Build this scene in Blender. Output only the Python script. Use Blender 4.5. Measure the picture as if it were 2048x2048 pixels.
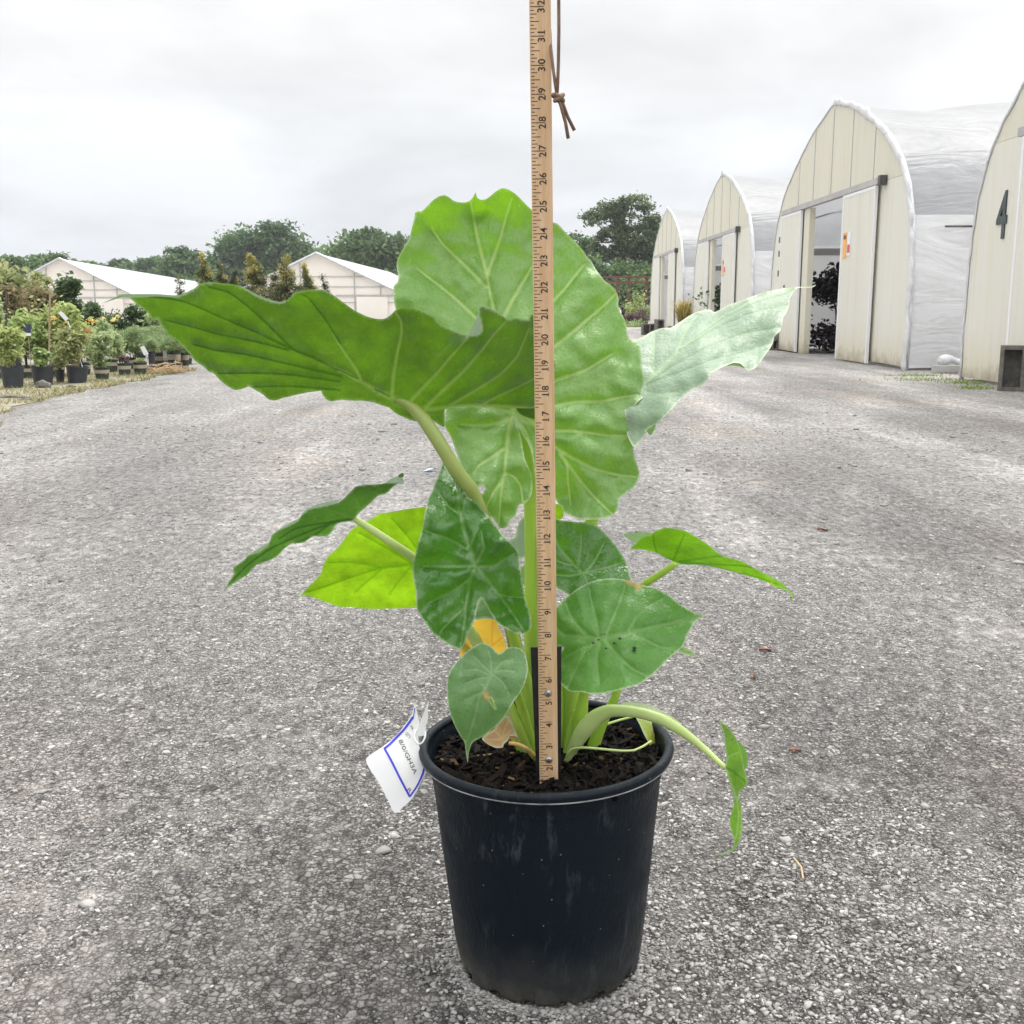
import bpy, bmesh, math, random
import numpy as np
from mathutils import Vector, Matrix, noise as mnoise
from mathutils.geometry import delaunay_2d_cdt

for o in list(bpy.data.objects):
    bpy.data.objects.remove(o)
SC = bpy.context.scene
COL = SC.collection
rad = math.radians

# ------------------------------------------------------------------ camera
F = 2200.0            # focal length in pixels of the 2048 px photograph
HOR = 612.0           # horizon row
PITCH = math.atan((1024 - HOR) / F)
CH = 0.763            # camera height
CP, SP = math.cos(PITCH), math.sin(PITCH)
cam = bpy.data.cameras.new('camera')
cam.sensor_fit = 'HORIZONTAL'; cam.sensor_width = 36.0
cam.lens = 36.0 * F / 2048.0
cam.clip_start = 0.02; cam.clip_end = 3000.0
cam_o = bpy.data.objects.new('camera', cam); COL.objects.link(cam_o)
cam_o.location = (0, 0, CH); cam_o.rotation_euler = (math.pi / 2 - PITCH, 0, 0)
SC.camera = cam_o
SC.render.resolution_x = 1024; SC.render.resolution_y = 1024

# ------------------------------------------------------------------ sky
SUN_EL, SUN_AZ = rad(62), rad(25)
world = bpy.data.worlds.new('World'); SC.world = world
world.use_nodes = True
wt = world.node_tree; wt.nodes.clear()


class NT:
    """tiny node helper"""
    def __init__(self, tree): self.t = tree

    def n(self, typ, ins=None, **props):
        nd = self.t.nodes.new(typ)
        for k, v in props.items(): setattr(nd, k, v)
        if ins:
            for k, v in ins.items():
                s = nd.inputs[k]
                if isinstance(v, bpy.types.NodeSocket): self.t.links.new(v, s)
                elif isinstance(v, (tuple, list)) and len(v) == 3 and s.type == 'RGBA': s.default_value = (*v, 1)
                else: s.default_value = v
        return nd

    def math(self, op, a, b=0.0, c=0.0, clamp=False):
        nd = self.n('ShaderNodeMath', {0: a, 1: b, 2: c}, operation=op, use_clamp=clamp); return nd.outputs[0]

    def mix(self, f, a, b, mode='MIX'):
        nd = self.t.nodes.new('ShaderNodeMix'); nd.data_type = 'RGBA'; nd.blend_type = mode
        for s, v in ((nd.inputs[0], f), (nd.inputs[6], a), (nd.inputs[7], b)):
            if isinstance(v, bpy.types.NodeSocket): self.t.links.new(v, s)
            elif isinstance(v, (tuple, list)): s.default_value = (*v[:3], 1)
            else: s.default_value = v
        return nd.outputs[2]

    def ramp(self, f, stops, interp='LINEAR'):
        nd = self.n('ShaderNodeValToRGB', {0: f}); cr = nd.color_ramp; cr.interpolation = interp
        while len(cr.elements) > 1: cr.elements.remove(cr.elements[-1])
        for i, (p, c) in enumerate(stops):
            e = cr.elements[0] if i == 0 else cr.elements.new(p)
            e.position = p
            e.color = (c, c, c, 1) if not isinstance(c, (tuple, list)) else (*c[:3], 1)
        return nd.outputs[0]

    def noise(self, vec, scale, detail=4, rough=0.55, out=0, w=None, dist=0.0):
        nd = self.n('ShaderNodeTexNoise', {'Scale': scale, 'Detail': detail, 'Roughness': rough, 'Distortion': dist})
        if vec is not None: self.t.links.new(vec, nd.inputs['Vector'])
        return nd.outputs[out]

    def link(self, a, b): self.t.links.new(a, b)


N = NT(wt)
sky = N.n('ShaderNodeTexSky', sky_type='NISHITA', sun_disc=False)
sky.sun_elevation = SUN_EL; sky.sun_rotation = SUN_AZ; sky.air_density = 1.2; sky.dust_density = 3.0
tc = N.n('ShaderNodeTexCoord')
sep = N.n('ShaderNodeSeparateXYZ', {0: tc.outputs['Generated']})
zc = N.math('MAXIMUM', sep.outputs[2], 0.0)
den = N.math('ADD', zc, 0.22)
cv = N.n('ShaderNodeCombineXYZ', {0: N.math('DIVIDE', sep.outputs[0], den), 1: N.math('DIVIDE', sep.outputs[1], den), 2: 0.3})
c1 = N.noise(cv.outputs[0], 0.95, 5, 0.52, dist=0.35)
c2 = N.noise(cv.outputs[0], 2.6, 4, 0.5)
cl = N.math('ADD', N.math('MULTIPLY', c1, 0.75), N.math('MULTIPLY', c2, 0.25))
cl = N.ramp(cl, [(0.34, 0.80), (0.47, 0.95), (0.60, 1.10)])
az = N.ramp(N.math('ADD', N.math('MULTIPLY', sep.outputs[0], 1.0), 0.5), [(0.0, 0.96), (0.45, 0.99), (0.75, 1.0)])
rise = N.ramp(zc, [(0.0, 0.485), (0.12, 0.57), (0.25, 0.64), (0.5, 1.02), (1.0, 1.50)])
lum = N.math('MULTIPLY', N.math('MULTIPLY', rise, cl), az)
tint = N.ramp(N.math('MULTIPLY', zc, 3.0), [(0.0, (0.945, 0.985, 1.06)), (0.7, (1.0, 1.0, 1.0))])
cloud = N.mix(1.0, tint, N.math('MULTIPLY', lum, 10.0), 'MULTIPLY')
skyc = N.mix(0.96, sky.outputs[0], cloud)
bg = N.n('ShaderNodeBackground', {'Color': skyc, 'Strength': 0.1})
wo = N.n('ShaderNodeOutputWorld', {'Surface': bg.outputs[0]})

sun = bpy.data.lights.new('sun', 'SUN'); sun.energy = 1.5; sun.angle = rad(28); sun.color = (1.0, 0.97, 0.92)
sun_o = bpy.data.objects.new('sun', sun); COL.objects.link(sun_o)
# light comes from behind the plant, high up, a little to the right
sdir = Vector((math.sin(SUN_AZ) * math.cos(SUN_EL), math.cos(SUN_AZ) * math.cos(SUN_EL), math.sin(SUN_EL)))
sun_o.rotation_euler = sdir.to_track_quat('Z', 'Y').to_euler(); sun_o.location = (0, 0, 30)
SC.view_settings.view_transform = 'Standard'; SC.view_settings.look = 'None'
SC.view_settings.exposure = 0.75; SC.view_settings.gamma = 1.0
SC.view_settings.use_curve_mapping = False
SC.cycles.max_bounces = 8; SC.cycles.transparent_max_bounces = 6
try:
    SC.cycles.use_denoising = True
except Exception:
    pass


# ------------------------------------------------------------------ geometry from the photograph
def W(px, py, Y):
    """point in the world seen at photo pixel (px,py) at horizontal distance Y"""
    v = (1024 - py) / F
    t = Y / (CP + v * SP)
    return Vector(((px - 1024) / F * t, Y, CH + t * (-SP + v * CP)))


def WA(p, Y):
    v = (1024 - p[:, 1]) / F
    t = Y / (CP + v * SP)
    return np.stack([(p[:, 0] - 1024) / F * t, Y, CH + t * (-SP + v * CP)], 1)


def ground_at(px, py):
    """point of the ground plane seen at a pixel"""
    Y = CH / math.tan(PITCH + math.atan((py - 1024) / F))
    w = W(px, py, Y)
    return Vector((w.x, w.y, 0))


def K(x0, y0, s):
    return lambda *pts: [(x0 + x * s, y0 + y * s) for x, y in pts]


K1 = K(240, 540, .22774); K2 = K(640, 560, .24845); K3 = K(780, 360, .17598); K4 = K(1080, 420, .16563)
K5 = K(1080, 700, .18634); K6 = K(860, 780, .15532); K7 = K(1240, 560, .20704); K8 = K(440, 920, .21739)
M1 = K(800, 900, .21739); M2 = K(860, 1220, .18638); M3 = K(1090, 1020, .19674); M4 = K(1230, 1030, .19151)
M5 = K(1090, 1360, .22257); T1 = K(720, 1390, .1294)
PX = lambda *pts: list(pts)


# ------------------------------------------------------------------ object helpers
def tag(o, label=None, cat=None, group=None, kind=None):
    if label: o['label'] = label
    if cat: o['category'] = cat
    if group: o['group'] = group
    if kind: o['kind'] = kind
    return o


def thing(name, label, cat, loc=(0, 0, 0), group=None):
    o = bpy.data.objects.new(name, None); COL.objects.link(o); o.location = loc
    o.empty_display_size = 0.1
    return tag(o, label, cat, group)


def base_of(o):
    v = Vector((0, 0, 0))
    while o is not None:
        v += Vector(o.location); o = o.parent
    return v


class MB:
    """collects geometry in world coordinates, builds ONE mesh object"""
    def __init__(s): s.v = []; s.f = []; s.mi = []; s.at = {}; s.cur = 0

    def add(s, vs, fs, **attrs):
        b = len(s.v); s.v.extend([tuple(v) for v in vs])
        for f in fs: s.f.append(tuple(b + i for i in f)); s.mi.append(s.cur)
        for k, val in attrs.items():
            a = s.at.setdefault(k, [])
            a.extend([0.0] * (b - len(a)))
            a.extend(list(val) if hasattr(val, '__len__') else [val] * len(vs))
        return s

    def box(s, lo, hi, rot=None, piv=None, **at):
        x0, y0, z0 = lo; x1, y1, z1 = hi
        vs = [Vector(p) for p in ((x0, y0, z0), (x1, y0, z0), (x1, y1, z0), (x0, y1, z0), (x0, y0, z1), (x1, y0, z1), (x1, y1, z1), (x0, y1, z1))]
        if rot is not None:
            piv = Vector(piv) if piv is not None else sum(vs, Vector()) / 8
            vs = [piv + rot @ (v - piv) for v in vs]
        return s.add(vs, [(0, 3, 2, 1), (4, 5, 6, 7), (0, 1, 5, 4), (1, 2, 6, 5), (2, 3, 7, 6), (3, 0, 4, 7)], **at)

    def tube(s, pts, r, n=10, flat=1.0, cap=True, side=None, **at):
        pts = [Vector(p) for p in pts]
        if not hasattr(r, '__len__'): r = [r] * len(pts)
        vs = []; fs = []
        t0 = (pts[1] - pts[0]).normalized()
        up = side.normalized() if side is not None else (Vector((1, 0, 0)) if abs(t0.x) < 0.8 else Vector((0, 1, 0)))
        for i, p in enumerate(pts):
            t = (pts[min(i + 1, len(pts) - 1)] - pts[max(i - 1, 0)]).normalized()
            a = (up - t * up.dot(t)).normalized(); b = t.cross(a); up = a
            for k in range(n):
                th = 2 * math.pi * k / n
                vs.append(p + a * math.cos(th) * r[i] + b * math.sin(th) * r[i] * flat)
        for i in range(len(pts) - 1):
            for k in range(n):
                k2 = (k + 1) % n
                fs.append((i * n + k, i * n + k2, (i + 1) * n + k2, (i + 1) * n + k))
        if cap:
            fs.append(tuple(reversed(range(n)))); fs.append(tuple((len(pts) - 1) * n + k for k in range(n)))
        return s.add(vs, fs, **at)

    def lathe(s, prof, c, n=96, close=False, fn=None, **at):
        vs = []; fs = []
        for r, z in prof:
            for k in range(n):
                th = 2 * math.pi * k / n
                rr, zz = fn(r, z, th) if fn else (r, z)
                vs.append((c[0] + rr * math.cos(th), c[1] + rr * math.sin(th), c[2] + zz))
        m = len(prof)
        for i in range(m - 1 + (1 if close else 0)):
            j = (i + 1) % m
            for k in range(n):
                k2 = (k + 1) % n
                fs.append((i * n + k, i * n + k2, j * n + k2, j * n + k))
        return s.add(vs, fs, **at)

    def build(s, name, mat, parent=None, smooth=False, xf=None, label=None):
        base = base_of(parent) if parent is not None else Vector((0, 0, 0))
        V = np.array(s.v, dtype=float).reshape(-1, 3)
        if xf is not None:
            M = np.array(xf); V = V @ M[:3, :3].T + M[:3, 3]
        V = V - np.array(base)
        me = bpy.data.meshes.new(name)
        me.from_pydata(V.tolist(), [], s.f)
        for m in (mat if isinstance(mat, (list, tuple)) else [mat]): me.materials.append(m)
        if isinstance(mat, (list, tuple)): me.polygons.foreach_set('material_index', s.mi)
        for k, a in s.at.items():
            a = a + [0.0] * (len(s.v) - len(a))
            at = me.attributes.new(k, 'FLOAT', 'POINT'); at.data.foreach_set('value', a)
        if smooth: me.polygons.foreach_set('use_smooth', [True] * len(s.f))
        me.update()
        o = bpy.data.objects.new(name, me); COL.objects.link(o)
        if parent is not None: o.parent = parent
        if label: o['label'] = label
        return o


def weighted(o, ang=35):
    me = o.data
    me.polygons.foreach_set('use_smooth', [True] * len(me.polygons))
    me.set_sharp_from_angle(angle=rad(ang))
    return o


def text_geo(s, size, thick=0.0, bold=0.0):
    cu = bpy.data.curves.new('t', 'FONT'); cu.body = s; cu.size = size; cu.align_x = 'CENTER'; cu.align_y = 'CENTER'
    cu.extrude = thick; cu.offset = bold; cu.resolution_u = 3
    ob = bpy.data.objects.new('t', cu); COL.objects.link(ob)
    dg = bpy.context.evaluated_depsgraph_get(); dg.update()
    me = bpy.data.meshes.new_from_object(ob.evaluated_get(dg))
    vs = [v.co.copy() for v in me.vertices]; fs = [tuple(p.vertices) for p in me.polygons]
    bpy.data.objects.remove(ob); bpy.data.meshes.remove(me); bpy.data.curves.remove(cu)
    return vs, fs


# ------------------------------------------------------------------ materials
def new_mat(name):
    m = bpy.data.materials.new(name); m.use_nodes = True
    m.node_tree.nodes.clear()
    return m, NT(m.node_tree)


def out(nt, shader, disp=None):
    o = nt.n('ShaderNodeOutputMaterial', {'Surface': shader})
    return o


def mat(name, col, col2=None, scale=8.0, rough=0.6, bump=0.0, bscale=None, metal=0.0, spec=0.5, trans=0.0, tcol=None, stretch=None, detail=4, lo=0.35, hi=0.65):
    m, n = new_mat(name)
    tcd = n.n('ShaderNodeTexCoord'); vec = tcd.outputs['Object']
    if stretch:
        vec = n.n('ShaderNodeMapping', {'Vector': vec, 'Scale': stretch}).outputs[0]
    c = col
    if col2 is not None:
        f = n.ramp(n.noise(vec, scale, detail, 0.6), [(lo, 0.0), (hi, 1.0)])
        c = n.mix(f, col, col2)
    p = n.n('ShaderNodeBsdfPrincipled', {'Base Color': c, 'Roughness': rough, 'Metallic': metal, 'Specular IOR Level': spec})
    if bump:
        b = n.n('ShaderNodeBump', {'Strength': 1.0, 'Distance': bump, 'Height': n.noise(vec, bscale or scale * 3, 5, 0.6)})
        n.link(b.outputs[0], p.inputs['Normal'])
    sh = p.outputs[0]
    if trans:
        t = n.n('ShaderNodeBsdfTranslucent', {'Color': tcol or c})
        sh = n.n('ShaderNodeMixShader', {0: trans, 1: sh, 2: t.outputs[0]}).outputs[0]
    out(n, sh)
    return m


def foliage_mat(name, dark, light, trans=0.45, rough=0.55, accent=None):
    m, n = new_mat(name)
    a = n.n('ShaderNodeAttribute', attribute_name='tint')
    c = n.ramp(a.outputs['Fac'], [(0.0, dark), (1.0, light)] if accent is None else [(0.0, dark), (0.7, light), (0.8, accent), (1.0, accent)])
    p = n.n('ShaderNodeBsdfPrincipled', {'Base Color': c, 'Roughness': rough, 'Specular IOR Level': 0.4})
    t = n.n('ShaderNodeBsdfTranslucent', {'Color': c})
    out(n, n.n('ShaderNodeMixShader', {0: trans, 1: p.outputs[0], 2: t.outputs[0]}).outputs[0])
    return m


def leaf_mat(name, top, top2, under, tr, tr_w=0.4, rough=0.32, vein=(0.25, 0.4, 0.12), dark=(0.02, 0.09, 0.01), bloom=0.0, spec=0.5, bump=0.0006):
    m, n = new_mat(name)
    tcd = n.n('ShaderNodeTexCoord'); vec = tcd.outputs['Object']
    A = lambda k: n.n('ShaderNodeAttribute', attribute_name=k).outputs['Fac']
    ve, dv, dry, ed = A('vein'), A('dvein'), A('dry'), A('edge')
    n1 = n.noise(vec, 22, 4, 0.6); n2 = n.noise(vec, 90, 3, 0.6)
    f = n.ramp(n.math('ADD', n.math('MULTIPLY', n1, 0.75), n.math('MULTIPLY', n2, 0.25)), [(0.35, 0.0), (0.65, 1.0)])
    geo = n.n('ShaderNodeNewGeometry')
    c = n.mix(f, top, top2)
    c = n.mix(geo.outputs['Backfacing'], c, under)
    c = n.mix(n.math('MULTIPLY', ve, 0.85), c, vein)
    c = n.mix(n.math('MULTIPLY', dv, 0.8), c, dark)
    c = n.mix(n.math('MULTIPLY', ed, 0.75), c, (0.62, 0.70, 0.48))
    c = n.mix(dry, c, (0.50, 0.30, 0.10))
    # fine vein net, water marks and specks
    net = n.n('ShaderNodeTexVoronoi', {'Vector': n.n('ShaderNodeMapping', {'Vector': vec, 'Scale': (1, 1, 0.6)}).outputs[0], 'Scale': 190.0}, feature='DISTANCE_TO_EDGE').outputs['Distance']
    c = n.mix(n.ramp(net, [(0.0, 0.16), (0.10, 0.0)]), c, vein)
    wm = n.ramp(n.noise(vec, 55, 5, 0.7, dist=1.2), [(0.60, 0.0), (0.70, 0.16)])
    c = n.mix(wm, c, (0.62, 0.68, 0.56))
    sk = n.n('ShaderNodeTexVoronoi', {'Vector': vec, 'Scale': 85.0})
    sr = n.n('ShaderNodeSeparateColor', {0: sk.outputs['Color']})
    dot = n.math('MULTIPLY', n.math('LESS_THAN', sk.outputs['Distance'], n.math('MULTIPLY', sr.outputs[1], 0.10)), n.math('GREATER_THAN', sr.outputs[0], 0.90))
    c = n.mix(n.math('MULTIPLY', dot, 0.8), c, n.mix(n.math('GREATER_THAN', sr.outputs[2], 0.6), (0.75, 0.78, 0.66), (0.03, 0.05, 0.02)))
    t2 = n.mix(f, tr, tuple(x * 0.52 for x in tr))
    t2 = n.mix(n.math('MULTIPLY', ve, 0.45), t2, vein)
    t2 = n.mix(n.math('MULTIPLY', dv, 0.75), t2, dark)
    t2 = n.mix(dry, t2, (0.6, 0.36, 0.1))
    rg = n.ramp(n.noise(vec, 35, 3, 0.6), [(0.35, max(rough - 0.09, 0.08)), (0.65, rough + 0.10)])
    p = n.n('ShaderNodeBsdfPrincipled', {'Base Color': c, 'Roughness': rg, 'Specular IOR Level': spec})
    if bloom:
        p.inputs['Sheen Weight'].default_value = bloom; p.inputs['Sheen Roughness'].default_value = 0.4
        p.inputs['Sheen Tint'].default_value = (0.9, 1.0, 0.93, 1)
    st = n.n('ShaderNodeMapping', {'Vector': vec, 'Scale': (1, 1, 0.45)}).outputs[0]
    hh = n.math('ADD', n.math('MULTIPLY', n.noise(st, 70, 4, 0.6), 1.0), n.math('MULTIPLY', n.noise(vec, 320, 2, 0.5), 0.25))
    b = n.n('ShaderNodeBump', {'Strength': 0.7, 'Distance': bump * 6, 'Height': hh})
    n.link(b.outputs[0], p.inputs['Normal'])
    t = n.n('ShaderNodeBsdfTranslucent', {'Color': t2, 'Normal': b.outputs[0]})
    out(n, n.n('ShaderNodeMixShader', {0: tr_w, 1: p.outputs[0], 2: t.outputs[0]}).outputs[0])
    return m


# ground: crushed grey stone with dusty, paler patches
def ground_mat():
    m, n = new_mat('gravel_ground')
    vec = n.n('ShaderNodeTexCoord').outputs['Object']
    wv = n.mix(0.006, vec, n.n('ShaderNodeTexNoise', {'Vector': vec, 'Scale': 240.0, 'Detail': 4.0, 'Roughness': 0.7}).outputs['Color'], 'ADD')
    def cells(sc):
        a = n.n('ShaderNodeTexVoronoi', {'Vector': wv, 'Scale': sc}); e = n.n('ShaderNodeTexVoronoi', {'Vector': wv, 'Scale': sc}, feature='DISTANCE_TO_EDGE')
        c = n.n('ShaderNodeSeparateColor', {0: a.outputs['Color']})
        return c.outputs[0], c.outputs[1], e.outputs['Distance']
    r1, q1, e1 = cells(165.0); r2, q2, e2 = cells(88.0)
    sel = n.ramp(n.noise(vec, 26, 3, 0.6), [(0.50, 0.0), (0.56, 1.0)])
    lerp = lambda a, b_: n.math('ADD', n.math('MULTIPLY', a, n.math('SUBTRACT', 1.0, sel)), n.math('MULTIPLY', b_, sel))
    r, q, e = lerp(r1, r2), lerp(q1, q2), lerp(e1, e2)
    stone = n.ramp(r, [(0.0, (0.115, 0.11, 0.106)), (0.25, (0.24, 0.231, 0.223)), (0.6, (0.39, 0.374, 0.358)), (0.88, (0.53, 0.51, 0.485)), (0.96, (0.57, 0.55, 0.525)), (1.0, (0.66, 0.64, 0.62))])
    stone = n.mix(n.math('MULTIPLY', q, 0.22), stone, (0.30, 0.255, 0.215))
    gap = n.ramp(e, [(0.0, 0.26), (0.09, 0.70), (0.20, 1.10)])
    c = n.mix(1.0, stone, gap, 'MULTIPLY')
    c = n.mix(1.0, c, n.ramp(n.noise(vec, 420, 3, 0.6), [(0.3, 0.72), (0.7, 1.18)]), 'MULTIPLY')
    # dust: soft patches drawn out along the wheel tracks
    mp = n.n('ShaderNodeMapping', {'Vector': vec, 'Scale': (1.0, 0.42, 1.0)}).outputs[0]
    d = n.math('ADD', n.math('MULTIPLY', n.noise(mp, 1.5, 6, 0.62), 0.55), n.math('MULTIPLY', n.noise(vec, 11.0, 6, 0.65), 0.45))
    dm = n.ramp(d, [(0.49, 0.0), (0.62, 0.72)])
    dust = n.mix(n.noise(vec, 3.0, 3, 0.5), (0.41, 0.388, 0.368), (0.53, 0.485, 0.45))
    dust = n.mix(1.0, dust, n.ramp(n.noise(vec, 190, 5, 0.72), [(0.3, 0.5), (0.7, 1.35)]), 'MULTIPLY')
    c = n.mix(dm, c, dust)
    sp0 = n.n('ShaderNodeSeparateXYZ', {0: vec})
    c = n.mix(1.0, c, n.ramp(n.math('DIVIDE', sp0.outputs[1], 12.0), [(0.08, 0.90), (0.18, 1.0), (0.32, 1.2), (1.0, 1.3)]), 'MULTIPLY')  # brightens with distance, the grazing view painted into the tone
    # paler up the yard: dust, with grazing-view brightening put into the colour
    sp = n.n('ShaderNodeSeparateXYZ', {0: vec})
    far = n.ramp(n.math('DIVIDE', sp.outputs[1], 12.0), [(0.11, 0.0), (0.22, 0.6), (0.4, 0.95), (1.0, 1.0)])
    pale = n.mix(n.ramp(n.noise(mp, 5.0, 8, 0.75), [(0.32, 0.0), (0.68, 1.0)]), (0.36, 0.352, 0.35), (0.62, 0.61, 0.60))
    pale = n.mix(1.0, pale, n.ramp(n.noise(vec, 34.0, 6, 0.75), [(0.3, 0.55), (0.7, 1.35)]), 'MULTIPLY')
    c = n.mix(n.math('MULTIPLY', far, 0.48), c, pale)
    c = n.mix(1.0, c, n.ramp(n.noise(mp, 42.0, 5, 0.72), [(0.34, 0.55), (0.66, 1.42)]), 'MULTIPLY')
    dk = n.ramp(n.noise(mp, 0.8, 5, 0.6), [(0.34, 0.74), (0.56, 1.06)])
    c = n.mix(1.0, c, dk, 'MULTIPLY')
    tk = n.n('ShaderNodeMapping', {'Vector': vec, 'Rotation': (0, 0, 0.06), 'Scale': (1.0, 0.10, 1.0)}).outputs[0]
    c = n.mix(1.0, c, n.ramp(n.noise(tk, 1.5, 4, 0.6), [(0.34, 0.95), (0.50, 1.22), (0.66, 1.50)]), 'MULTIPLY')
    warm = n.ramp(n.noise(mp, 1.1, 4, 0.6), [(0.50, 0.0), (0.68, 1.0)])
    c = n.mix(n.math('MULTIPLY', warm, 0.6), c, n.mix(1.0, c, (1.10, 1.0, 0.90), 'MULTIPLY'))
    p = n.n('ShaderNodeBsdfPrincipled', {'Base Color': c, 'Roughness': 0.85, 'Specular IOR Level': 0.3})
    h = n.ramp(e, [(0.0, 0.0), (0.12, 0.55), (0.35, 0.9), (0.6, 1.0)])
    h = n.math('ADD', h, n.math('MULTIPLY', q, 0.8))
    h = n.math('ADD', h, n.math('MULTIPLY', n.noise(vec, 330, 5, 0.7), 1.3))
    h = n.math('MULTIPLY', h, n.math('SUBTRACT', 1.0, n.math('MULTIPLY', dm, 0.55)))
    b = n.n('ShaderNodeBump', {'Strength': 1.0, 'Distance': 0.008, 'Height': h})
    n.link(b.outputs[0], p.inputs['Normal'])
    out(n, p.outputs[0])
    return m


def attr_mat(name, stops, rough=0.8, attr='tint', spec=0.3, bump=0.0, bscale=200):
    m, n = new_mat(name)
    a = n.n('ShaderNodeAttribute', attribute_name=attr)
    vec = n.n('ShaderNodeTexCoord').outputs['Object']
    c = n.ramp(a.outputs['Fac'], stops)
    c = n.mix(1.0, c, n.ramp(n.noise(vec, bscale, 4, 0.6), [(0.3, 0.75), (0.7, 1.1)]), 'MULTIPLY')
    p = n.n('ShaderNodeBsdfPrincipled', {'Base Color': c, 'Roughness': rough, 'Specular IOR Level': spec})
    if bump:
        b = n.n('ShaderNodeBump', {'Strength': 1.0, 'Distance': bump, 'Height': n.noise(vec, bscale, 4, 0.6)})
        n.link(b.outputs[0], p.inputs['Normal'])
    out(n, p.outputs[0]); return m


def pot_mat():
    """black moulded plastic, scuffed, dusty near the foot"""
    m, n = new_mat('black_pot_plastic')
    vec = n.n('ShaderNodeTexCoord').outputs['Object']
    mp = n.n('ShaderNodeMapping', {'Vector': vec, 'Scale': (1, 1, 0.25)}).outputs[0]
    sc = n.ramp(n.noise(mp, 60, 6, 0.7), [(0.55, 0.0), (0.75, 1.0)])
    msk = n.ramp(n.noise(vec, 9, 3, 0.5), [(0.42, 0.0), (0.62, 1.0)])
    sp = n.n('ShaderNodeSeparateXYZ', {0: vec})
    foot = n.ramp(n.math('ADD', sp.outputs[2], n.math('MULTIPLY', n.noise(vec, 14, 4, 0.6), 0.09)), [(0.035, 0.9), (0.07, 0.3), (0.13, 0.0)])
    speck = n.n('ShaderNodeTexVoronoi', {'Vector': vec, 'Scale': 95.0})
    sk = n.math('MULTIPLY', n.math('LESS_THAN', speck.outputs['Distance'], 0.085), n.math('GREATER_THAN', n.n('ShaderNodeSeparateColor', {0: speck.outputs['Color']}).outputs[0], 0.62))
    c = n.mix(n.math('MULTIPLY', n.math('MULTIPLY', sc, msk), 0.8), (0.003, 0.0075, 0.0135), (0.085, 0.098, 0.11))
    c = n.mix(n.math('MULTIPLY', foot, n.math('ADD', n.math('MULTIPLY', n.noise(vec, 45, 4, 0.65), 0.9), 0.1)), c, (0.17, 0.16, 0.13))
    c = n.mix(n.math('MULTIPLY', sk, 0.7), c, (0.25, 0.25, 0.19))
    r = n.ramp(n.noise(vec, 25, 4, 0.6), [(0.3, 0.38), (0.7, 0.60)])
    p = n.n('ShaderNodeBsdfPrincipled', {'Base Color': c, 'Roughness': r, 'Specular IOR Level': 0.22})
    crk = n.n('ShaderNodeTexVoronoi', {'Vector': mp, 'Scale': 190.0}, feature='DISTANCE_TO_EDGE')
    hgt = n.math('ADD', n.math('MULTIPLY', n.math('MULTIPLY', crk.outputs[0], msk), 1.2), n.math('MULTIPLY', n.noise(vec, 130, 4, 0.6), 0.8))
    b = n.n('ShaderNodeBump', {'Strength': 0.8, 'Distance': 0.0012, 'Height': hgt})
    n.link(b.outputs[0], p.inputs['Normal'])
    out(n, p.outputs[0]); return m


def panel_mat(name, c1, c2, flute=26.0, stain=(0.45, 0.40, 0.22)):
    """fluted translucent end-wall sheet, algae and dirt along its foot"""
    m, n = new_mat(name)
    vec = n.n('ShaderNodeTexCoord').outputs['Object']
    st = n.n('ShaderNodeMapping', {'Vector': vec, 'Scale': (1, 4.5, 0.35)}).outputs[0]
    c = n.mix(n.ramp(n.noise(st, 1.6, 5, 0.6), [(0.35, 0.0), (0.65, 1.0)]), c1, c2)
    sp = n.n('ShaderNodeSeparateXYZ', {0: vec})
    low = n.ramp(n.math('ADD', sp.outputs[2], n.math('MULTIPLY', n.noise(st, 3.0, 5, 0.65), 0.8)), [(0.30, 0.6), (0.95, 0.0)])
    c = n.mix(low, c, stain)
    mud = n.ramp(n.math('ADD', sp.outputs[2], n.math('MULTIPLY', n.noise(vec, 5.0, 6, 0.7), 0.5)), [(0.22, 0.75), (0.45, 0.0)])
    c = n.mix(mud, c, (0.36, 0.29, 0.18))
    strk = n.n('ShaderNodeMapping', {'Vector': vec, 'Scale': (1, 9, 0.25)}).outputs[0]
    c = n.mix(n.ramp(n.noise(strk, 1.3, 5, 0.65), [(0.58, 0.0), (0.72, 0.35)]), c, (0.55, 0.47, 0.28))
    w = n.n('ShaderNodeTexWave', {'Vector': vec, 'Scale': flute, 'Distortion': 0.0}, bands_direction='Y')
    c = n.mix(n.math('MULTIPLY', w.outputs['Fac'], 0.06), c, tuple(x * 0.6 for x in c1))
    b = n.n('ShaderNodeBump', {'Strength': 0.5, 'Distance': 0.006, 'Height': w.outputs['Fac']})
    p = n.n('ShaderNodeBsdfPrincipled', {'Base Color': c, 'Roughness': 0.55, 'Specular IOR Level': 0.35, 'Normal': b.outputs[0]})
    t = n.n('ShaderNodeBsdfTranslucent', {'Color': c})
    out(n, n.n('ShaderNodeMixShader', {0: 0.15, 1: p.outputs[0], 2: t.outputs[0]}).outputs[0]); return m


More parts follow.
